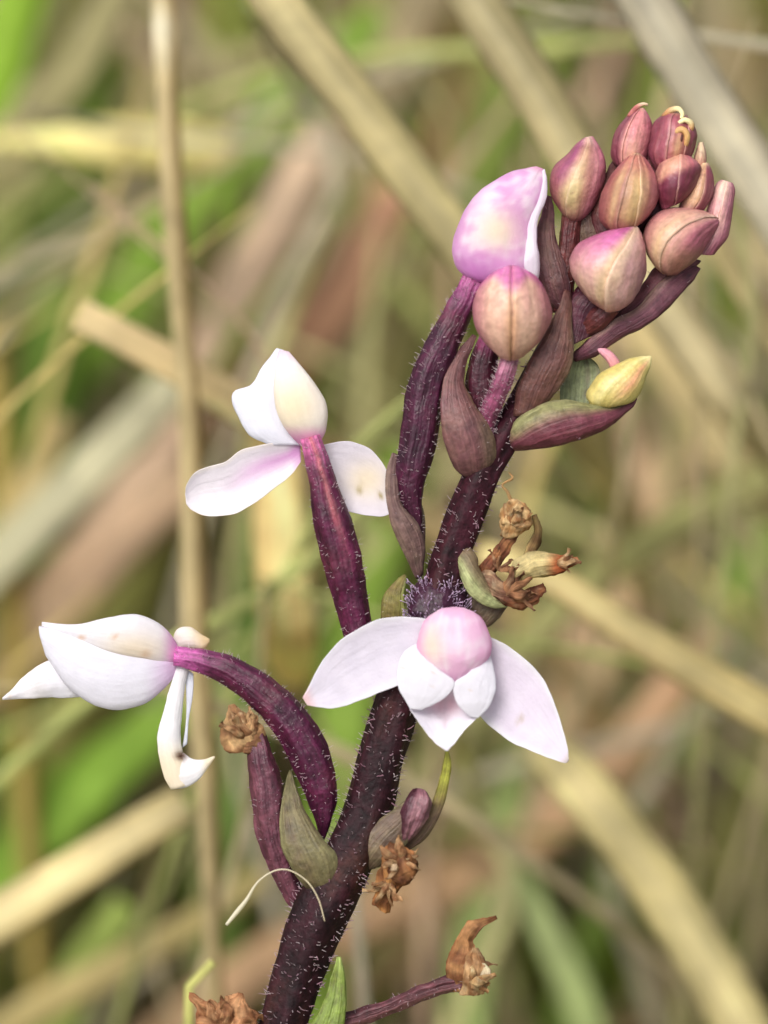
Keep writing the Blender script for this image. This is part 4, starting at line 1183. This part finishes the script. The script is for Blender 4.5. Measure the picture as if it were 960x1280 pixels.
# ---- F3: front flower, facing the viewer
f3 = part_empty('flower', 545, 760, 0, 'white flower facing the viewer with a round pink hood')
put('lateral_sepal', M_PETAL, f3, [(556, 778), (528, 773), (500, 771), (466, 777), (426, 800), (398, 836), (378, 872)], [(552, 826), (524, 840), (510, 848), (495, 858), (456, 873), (420, 886), (384, 882)], depth=[-46, -46, -42, -46], thick=1.7, cup=-.2, n=48, m=34,
    col=lambda t, s, sa, p: mixc(mixc(mixc((232, 226, 236), (220, 214, 226), .5 + .5 * nz(p, .05, 81)), (234, 231, 236), ss(.75, 1, abs(s))), (234, 196, 196), ss(.9, 1, t) * .8), wave=1.2, wavek=1.0, wr=1.4, wrs=.03, seed=81)
put('lateral_sepal', M_PETAL, f3, [(604, 792), (640, 811), (676, 844), (697, 890), (708, 930), (711, 950)], [(590, 872), (602, 898), (640, 928), (676, 944), (700, 953), (708, 954)], depth=[-28, -32, -38, -46], thick=1.7, cup=-.2, n=48, m=34,
    col=lambda t, s, sa, p: mixc(mixc(mixc((234, 226, 238), (224, 214, 228), .5 + .5 * nz(p, .05, 82)), (234, 231, 236), ss(.75, 1, abs(s))), (172, 150, 110), .6 * g(p[0], 650, 4) * g(p[1], 900, 4) + .3 * ss(.93, 1, t)), wave=1.2, wavek=1.0, wr=1.4, wrs=.03, seed=82)
def c_lip(t, s, sa, p):
    cc = mixc((238, 234, 242), (232, 186, 198), .9 * g(p[0], 556, 20) * g(p[1], 880, 13))
    cc = mixc(cc, (216, 196, 206), .6 * g(s, 0, .12) * (1 - ss(.5, .8, t)))
    return cc
put('lip', M_PETAL, f3, [(506, 846), (504, 868), (516, 892), (530, 912), (546, 930), (557, 939)], [(608, 850), (610, 870), (600, 892), (582, 912), (567, 930), (560, 939)], depth=[-46, -54, -58, -60, -62], thick=1.4, cup=[-.1, -.5, -.4, 0], n=44, m=44,
    col=c_lip, wr=1.4, wrs=.05, seed=83)
put('petal', M_PETAL, f3, [(534, 800), (506, 814), (496, 840), (500, 864), (512, 886)], [(530, 808), (546, 834), (568, 852), (556, 872), (526, 888)], depth=[-44, -60, -64, -61], tilt=[-8, -6, -3, 0], thick=1.1, cup=[.2, .16, .08, .02], n=40, m=36,
    col=white_col(84, base=(232, 230, 236)), wr=1.2, wrs=.04, seed=84)
put('petal', M_PETAL, f3, [(604, 822), (584, 842), (567, 856), (572, 880), (588, 897)], [(612, 815), (618, 836), (619, 860), (612, 882), (598, 898)], depth=[-44, -60, -64, -61], tilt=[8, 6, 3, 0], thick=1.1, cup=[.2, .16, .08, .02], n=40, m=36,
    col=white_col(85, base=(232, 230, 236)), wr=1.2, wrs=.04, seed=85)
def c_ball(t, s, sa, p):
    q = .5 + .5 * nz(p, .05, 86) + .4 * nz((s * 6, t * 2, 0), 1, 4)
    cc = mixc((238, 190, 220), (242, 222, 234), ss(.3, .7, q))
    cc = mixc(cc, (242, 222, 192), .85 * g(p[0], 540, 18) * g(p[1], 804, 24))
    cc = mixc(cc, (240, 222, 236), .7 * g(p[0], 570, 22) * g(p[1], 800, 20))
    cc = mixc(cc, (232, 168, 208), .6 * ss(.65, 1, abs(s)) + .6 * ss(.85, 1, t))
    return cc
put('dorsal_sepal', M_PETAL, f3, [(560, 763), (536, 771), (523, 795), (524, 822), (542, 842), (565, 855)], [(576, 763), (600, 771), (613, 795), (611, 822), (592, 842), (567, 855)], depth=[-38, -46, -50, -52, -54], front=.52, back=.6, n=50, m=48,
    col=c_ball, wr=1.4, wrs=.04, seed=86)
ov3 = tube('ovary', M_OVARY, f3, [(545, 806, 6), (545, 785, -4), (546, 764, -8), (547, 748, -4), (546, 735, 8)], [40, 60, 78, 76, 56], ribs=0, front=.75, col=ovary_col(87, a=(60, 16, 42), b=(34, 8, 26), top=(50, 14, 36), brown=0), wr=5, n=30, m=34)
hairs(f3, [ov3], 800, length=(6, 11), rad=.62, seed=88, gland=True, up=.55, col=(206, 182, 208), mixed=False)

# ================================================================== old flowers and pods
def dry_col(seed, a=(176, 118, 62), b=(112, 62, 34), c=(222, 190, 138), cw=.4):
    a, b = mixc(a, (198, 164, 122), .35), mixc(b, (150, 112, 80), .3)
    def f(t, s, sa, p):
        q = .5 + .5 * nz(p, .07, seed); q2 = .5 + .5 * nz(p, .16, seed + 7)
        cc = mixc(a, b, ss(.3, .7, q))
        return mixc(cc, c, cw * ss(.45, .8, q2))
    return f
def shreds(parent, cx, cy, size, n, depth, pal, seed, ang0=0.0, spread=math.pi, wid=0.4):
    """papery curled remains of petals: thin twisted pieces fanning out of one point"""
    r = random.Random(seed)
    for i in range(n + 3):
        a = ang0 + spread * (r.random() - .5) * 2
        ln = size * r.uniform(.55, 1.0)
        cv = r.uniform(-1.1, 1.1)
        pts = [(cx, cy)]
        for q in range(1, 5):
            aa = a + cv * (q / 4) ** 1.5
            pts.append((pts[-1][0] + math.cos(aa) * ln / 4, pts[-1][1] - math.sin(aa) * ln / 4))
        wd = size * wid * r.uniform(.4, .9)
        L_, R_ = edges_from_path(pts, [wd * .4, wd * r.uniform(.8, 1), wd * .9, wd * .6, wd * r.uniform(.1, .35)])
        dz = r.uniform(-14, 2)
        put('shrivelled_petal', M_DRY, parent, L_, R_, depth=[depth, depth + dz * .5, depth + dz + r.uniform(-5, 5), depth + dz + r.uniform(-8, 8)], tilt=[0, wd * r.uniform(-.3, .3), wd * r.uniform(-.5, .5)],
            thick=.8, cup=[.2, r.uniform(.3, .9), r.uniform(.4, 1.0) * r.choice((-1, 1))], n=30, m=20, wave=size * .05, wavek=r.uniform(1, 2.2), groove=.8, gk=5,
            wr=size * .07, wrs=3.0 / size, seed=seed + i * 1.7, col=dry_col(seed + i, *pal, cw=r.uniform(.2, .7)))
# W1 right of the stem
w1 = part_empty('withered_flower', 600, 750, 0, 'cream and brown shrivelled flower right of the stem')
tube('bract', M_BRACT, w1, [(560, 706, 4), (568, 692, -4), (584, 694, -12), (588, 716, -18), (600, 738, -18), (620, 752, -14), (634, 756, -8)], [10, 18, 22, 26, 26, 20, 8], front=.6, back=.5, n=44, m=24,
     col=lambda t, s, sa, p: mixc(mixc((176, 172, 106), (150, 132, 84), .5 + .5 * nz(p, .05, 91)), mixc((214, 208, 150), (112, 70, 62), ss(.3, -.5, -s)), .55), wr=1.6, seed=91)
tube('petal', M_DRY, w1, [(606, 716, -4), (618, 700, -10), (632, 680, -14), (644, 664, -14)], [20, 19, 18, 14], front=.6, back=.5, n=30, col=dry_col(92, a=(170, 96, 52), b=(104, 50, 36), cw=.2), wr=2.2, wrs=.09, seed=92)
put('petal', M_DRY, w1, [(628, 668), (624, 650), (628, 632), (644, 624)], [(652, 668), (664, 654), (662, 636), (650, 625)], depth=[-14, -20, -16], front=.6, back=.5, n=30, m=30, col=dry_col(93, a=(224, 188, 130), b=(190, 140, 84), c=(242, 222, 176), cw=.6), wr=5.5, wrs=.08, seed=93)
tube('anther', M_DRY, w1, [(640, 628, -16), (634, 614, -16), (628, 606, -14), (640, 598, -14), (636, 590, -12)], [4, 4, 3, 3, 1.5], n=24, m=8, col=lambda t, s, sa, p: (206, 166, 112), wr=1.5, wrs=.1, seed=94)
tube('sepal', M_DRY, w1, [(652, 714, -4), (664, 690, -6), (672, 664, -8), (668, 644, -8)], [10, 13, 12, 7], n=26, m=16, col=lambda t, s, sa, p: mixc(mixc((156, 138, 84), (112, 76, 52), .5 + .5 * nz(p, .08, 95)), (196, 176, 120), ss(.5, 1, s) * .6), wr=2, wrs=.07, seed=95)
put('sepal', M_DRY, w1, [(640, 728), (638, 712), (650, 696), (672, 688), (700, 694), (722, 696)], [(652, 730), (666, 722), (684, 720), (700, 718), (712, 710), (724, 704)], depth=[-14, -22, -22, -16], front=.5, back=.4, n=40, m=28,
    col=lambda t, s, sa, p: mixc(mixc(mixc((220, 204, 150), (196, 176, 120), .5 + .5 * nz(p, .07, 96)), (160, 84, 48), ss(.5, .72, t + .12 * s)), (226, 176, 128), ss(.88, 1, t) * .6), wr=2.6, wrs=.07, seed=96)
put('sepal', M_DRY, w1, [(606, 724), (622, 728), (645, 738), (664, 736), (678, 728)], [(618, 752), (640, 760), (658, 760), (674, 752), (682, 738)], depth=[-8, -16, -14, -8], front=.4, back=.4, n=36, m=26, col=dry_col(97, a=(136, 66, 36), b=(84, 36, 26), c=(178, 150, 120), cw=.5), wr=4.5, wrs=.07, seed=97)
put('petal', M_DRY, w1, [(602, 716), (612, 712), (624, 722), (640, 736)], [(604, 738), (618, 746), (630, 752), (642, 746)], depth=[-12, -20, -18], front=.4, back=.4, n=30, m=22, col=dry_col(98, a=(156, 122, 96), b=(110, 72, 60), c=(196, 180, 150), cw=.5), wr=2.5, wrs=.08, seed=98)
shreds(w1, 642, 660, 34, 6, -26, ((226, 190, 132), (178, 124, 76), (246, 230, 188)), 201, ang0=1.6, spread=1.0, wid=.5)
shreds(w1, 632, 744, 44, 5, -22, ((168, 110, 74), (104, 62, 44), (206, 172, 134)), 202, ang0=.5, spread=.9, wid=.34)
shreds(w1, 622, 712, 34, 5, -14, ((168, 110, 74), (104, 62, 44), (206, 172, 134)), 203, ang0=.9, spread=1.2, wid=.3)
shreds(w1, 694, 704, 34, 4, -24, ((202, 160, 112), (148, 100, 66), (234, 210, 168)), 204, ang0=.05, spread=.5, wid=.36)
# W2 upper-left pod with dry remains
w2 = part_empty('seed_pod', 362, 1118, 0, 'dusty mauve seed pod with dry brown remains on top, left of the stem')
ovp = tube('pod', M_OVARY, w2, [(384, 1150, 24), (368, 1120, 10), (354, 1088, 2), (340, 1040, -2), (334, 990, -6), (326, 950, -8), (320, 918, -8)], [16, 26, 34, 42, 38, 24], ribs=6, ribamp=.08, twist=.6, n=50, m=32,
     col=lambda t, s, sa, p: mixc(mixc((118, 72, 82), (70, 32, 46), .5 + .5 * nz(p, .05, 101)), (70, 28, 44), ss(-.2, -.9, s) * .8), wr=2)
hairs(w2, [ovp], 260, length=(3, 5), seed=102)
put('dry_remains', M_DRY, w2, [(304, 940), (284, 940), (277, 926), (280, 905), (286, 882)], [(328, 936), (332, 916), (322, 905), (308, 892), (292, 880)], depth=[-6, -12, -10], front=.45, back=.4, n=32, m=28, col=dry_col(103, a=(212, 170, 116), b=(170, 124, 84), c=(226, 186, 130), cw=.4), wr=4.5, wrs=.06, seed=103)
put('dry_remains', M_DRY, w2, [(306, 912), (318, 912), (330, 920)], [(304, 940), (318, 942), (328, 934)], depth=[-14, -14], front=.5, back=.4, n=18, m=18, col=dry_col(104, a=(150, 98, 62), b=(110, 66, 48)), wr=3, wrs=.08, seed=104)
shreds(w2, 312, 924, 44, 6, -16, ((202, 160, 112), (148, 100, 66), (234, 210, 168)), 205, ang0=2.2, spread=.9, wid=.45)
put('bract', M_BRACT, orchid, [(398, 1124), (372, 1098), (352, 1060), (350, 1015), (358, 975), (362, 962)], [(410, 1124), (424, 1096), (420, 1068), (402, 1044), (380, 1010), (364, 963)], depth=[-10, -28, -30, -20, -8], front=.42, back=.3, n=40,
    col=lambda t, s, sa, p: mixc(mixc(mixc((132, 118, 74), (118, 96, 66), .5 + .5 * nz(p, .03, 105)), (104, 72, 62), (1 - ss(0, .3, t)) * .5), (164, 150, 104), ss(.82, 1, abs(s)) * .6), wr=1.4, seed=105, label='olive-brown bract clasping the foot of the arching ovary')
# W3 right-hand bract with long green tip and pod, dry flower beneath
put('bract', M_BRACT, orchid, [(442, 1080), (442, 1060), (456, 1040), (484, 1016), (506, 1002)], [(470, 1086), (484, 1080), (500, 1064), (514, 1046), (520, 1030)], depth=[-10, -22, -24, -22], front=.42, back=.3, n=36,
    col=lambda t, s, sa, p: mixc(mixc((128, 108, 76), (112, 78, 66), .5 + .5 * nz(p, .03, 111)), (150, 136, 98), ss(.8, 1, abs(s)) * .6), wr=1.4, seed=111, label='olive-brown bract on the right side of the lower stem')
put('bract', M_BRACT, orchid, [(488, 1066), (512, 1048), (534, 1016), (546, 984), (554, 952), (557, 934)], [(506, 1068), (534, 1046), (552, 1012), (560, 984), (564, 956), (560, 934)], depth=[-2, -8, -10, -14, -20], front=.5, back=.4, n=44,
    col=lambda t, s, sa, p: mixc(mixc((120, 84, 70), (136, 104, 72), .5 + .5 * nz(p, .04, 112)), (184, 170, 62), ss(.4, .75, t)), wr=.8, seed=112, label='bract drawn out into a thin yellow-green tip below the front flower')
w3 = part_empty('seed_pod', 500, 1050, 0, 'small mauve seed pod between two bracts, right of the stem')
put('pod', M_OVARY, w3, [(498, 1056), (498, 1026), (506, 1000), (516, 986)], [(510, 1054), (530, 1030), (540, 1006), (532, 988)], depth=[-18, -26, -28, -24], front=.8, back=.6, ribs=5, ribamp=.12, twist=1.5, n=40, m=40, groove=3,
    col=lambda t, s, sa, p: mixc(mixc((150, 112, 116), (104, 62, 72), .5 + .5 * nz(p, .08, 113)), (60, 26, 36), ss(-.1, -.6, s) * .9), wr=1.8, seed=113)
w4 = part_empty('withered_flower', 500, 1060, -20, 'orange-brown shrivelled flower hanging under the small mauve pod')
put('petal', M_DRY, w4, [(480, 1072), (474, 1092), (468, 1112), (464, 1134)], [(508, 1066), (512, 1092), (498, 1112), (486, 1140)], depth=[-26, -34, -30, -28], front=.4, back=.4, n=36, m=26, col=dry_col(114, a=(184, 116, 56), b=(120, 66, 34), c=(214, 160, 96), cw=.4), wr=5.5, wrs=.07, seed=114)
put('petal', M_DRY, w4, [(478, 1068), (484, 1058), (502, 1055), (516, 1068)], [(484, 1094), (500, 1106), (514, 1102), (522, 1084)], depth=[-34, -42, -36], front=.4, back=.4, n=34, m=26, col=dry_col(115, a=(168, 98, 50), b=(84, 44, 28), c=(210, 160, 110), cw=.4), wr=5.5, wrs=.09, seed=115)
shreds(w4, 500, 1076, 34, 6, -44, ((202, 160, 112), (148, 100, 66), (234, 210, 168)), 206, ang0=0, spread=3.1, wid=.4)
shreds(w4, 488, 1098, 42, 5, -36, ((202, 160, 112), (148, 100, 66), (234, 210, 168)), 207, ang0=-1.9, spread=.5, wid=.3)
put('anther', M_DRY, w4, [(488, 1088), (490, 1080)], [(496, 1088), (496, 1080)], depth=[-58, -58], front=.8, back=.8, n=8, m=10, col=lambda t, s, sa, p: (236, 206, 168), wr=.8, seed=116)
# W5 low stalk reaching right with a withered flower
w5 = part_empty('withered_flower', 430, 1278, 0, 'tan curled withered flower on a long purplish stalk at the bottom right of the stem')
ov5 = tube('ovary', M_OVARY, w5, [(372, 1306, 10), (430, 1278, 4), (478, 1262, 0), (530, 1240, -4), (576, 1226, -6)], [22, 20, 19, 20, 24], ribs=6, ribamp=.1, twist=1, n=50, m=28,
     col=lambda t, s, sa, p: mixc(mixc((100, 54, 62), (62, 30, 34), .5 + .5 * nz(p, .05, 121)), (146, 104, 100), ss(0, -.8, s) * .5), wr=2.4)
hairs(w5, [ov5], 160, length=(3, 5), seed=122)
put('sepal', M_DRY, w5, [(562, 1236), (556, 1208), (566, 1190), (574, 1170), (588, 1150), (620, 1145)], [(598, 1238), (598, 1214), (594, 1190), (594, 1174), (602, 1160), (622, 1150)], depth=[-6, -14, -14, -18, -20], front=.4, back=.3, n=46, m=28,
    col=dry_col(123, a=(166, 110, 64), b=(122, 72, 42), c=(206, 160, 112), cw=.4), wr=3.6, wrs=.06, seed=123, wave=2)
put('petal', M_DRY, w5, [(576, 1244), (580, 1222), (582, 1200), (592, 1184)], [(606, 1242), (612, 1222), (608, 1204), (598, 1184)], depth=[-16, -24, -22], front=.5, back=.4, n=32, m=28, col=dry_col(124, a=(204, 164, 116), b=(160, 112, 70), c=(230, 204, 164), cw=.5), wr=3.4, wrs=.07, seed=124)
put('petal', M_DRY, w5, [(598, 1230), (604, 1212), (602, 1204)], [(606, 1232), (614, 1216), (606, 1204)], depth=[-30, -34, -30], front=.5, back=.4, n=16, m=16, col=lambda t, s, sa, p: (234, 214, 176), wr=1.5, seed=125)
shreds(w5, 584, 1232, 56, 6, -14, ((202, 160, 112), (148, 100, 66), (234, 210, 168)), 208, ang0=1.35, spread=.5, wid=.34)
shreds(w5, 588, 1226, 34, 5, -30, ((226, 190, 132), (178, 124, 76), (246, 230, 188)), 209, ang0=.8, spread=1.3, wid=.5)
# W6 brown crumpled remains at the bottom left
w6 = part_empty('withered_flower', 320, 1290, 10, 'brown crumpled flower at the bottom edge, left of the stem')
tube('ovary', M_OVARY, w6, [(352, 1330, 4), (330, 1312, 0), (300, 1296, -6)], [20, 18, 22], n=20, m=20, col=ovary_col(131, a=(110, 60, 70), b=(76, 36, 44)), wr=1.5)
put('petal', M_DRY, w6, [(244, 1300), (246, 1270), (238, 1252), (236, 1240)], [(300, 1300), (292, 1270), (262, 1254), (242, 1240)], depth=[-8, -16, -16], front=.3, back=.3, n=30, m=28, col=dry_col(132, a=(190, 128, 84), b=(146, 88, 56), c=(224, 176, 124), cw=.4), wr=4, wrs=.06, seed=132)
put('petal', M_DRY, w6, [(262, 1306), (262, 1276), (276, 1252), (298, 1240)], [(324, 1306), (322, 1280), (314, 1262), (304, 1242)], depth=[-14, -22, -20], front=.35, back=.3, n=30, m=28, col=dry_col(133, a=(196, 138, 94), b=(154, 98, 62), c=(226, 180, 132), cw=.4), wr=4.5, wrs=.06, seed=133)
shreds(w6, 284, 1292, 58, 7, -20, ((200, 140, 94), (150, 94, 60), (230, 186, 138)), 210, ang0=1.7, spread=1.0, wid=.5)
# W7 green pointed bract at the bottom
put('bract', M_BRACT, orchid, [(372, 1320), (384, 1290), (402, 1256), (414, 1222), (421, 1196)], [(428, 1320), (430, 1290), (433, 1256), (431, 1222), (426, 1196)], depth=[-14, -26, -26, -22, -18], front=.35, back=.25, n=40,
    col=lambda t, s, sa, p: mixc(mixc((150, 160, 62), (116, 128, 48), .5 + .5 * nz(p, .04, 141)), (204, 212, 116), ss(.8, 1, t) * .7 + g(s, .2, .12) * .5), seams=[(lambda t: .1, 2, .08, 0)], wr=1, seed=141, label='green pointed bract at the bottom edge beside the stem')

# ---- the pale thread looped over the stem foot (a thing of its own) -----------------
ORIGIN_SAVE = ORIGIN
L, R = edges_from_path([(283, 1156), (296, 1140), (308, 1125), (322, 1103), (342, 1089), (362, 1088), (384, 1102), (398, 1124), (406, 1152)], [4, 6, 4, 2.4, 2, 2, 2, 2, 1.6])
v, f, c, u = lens(L, R, depth=[-34, -44, -50, -48, -42], front=.9, back=.9, n=60, m=10, col=lambda t, s, sa, p: mixc((232, 226, 200), (214, 200, 168), t))
th = make_obj('plant_fibre', v, f, c, u, M_HAIR, None, origin=P(406, 1152, -40))
th['label'] = 'fine pale curved fibre arching from the stem below the olive bract'
th['category'] = 'fibre'
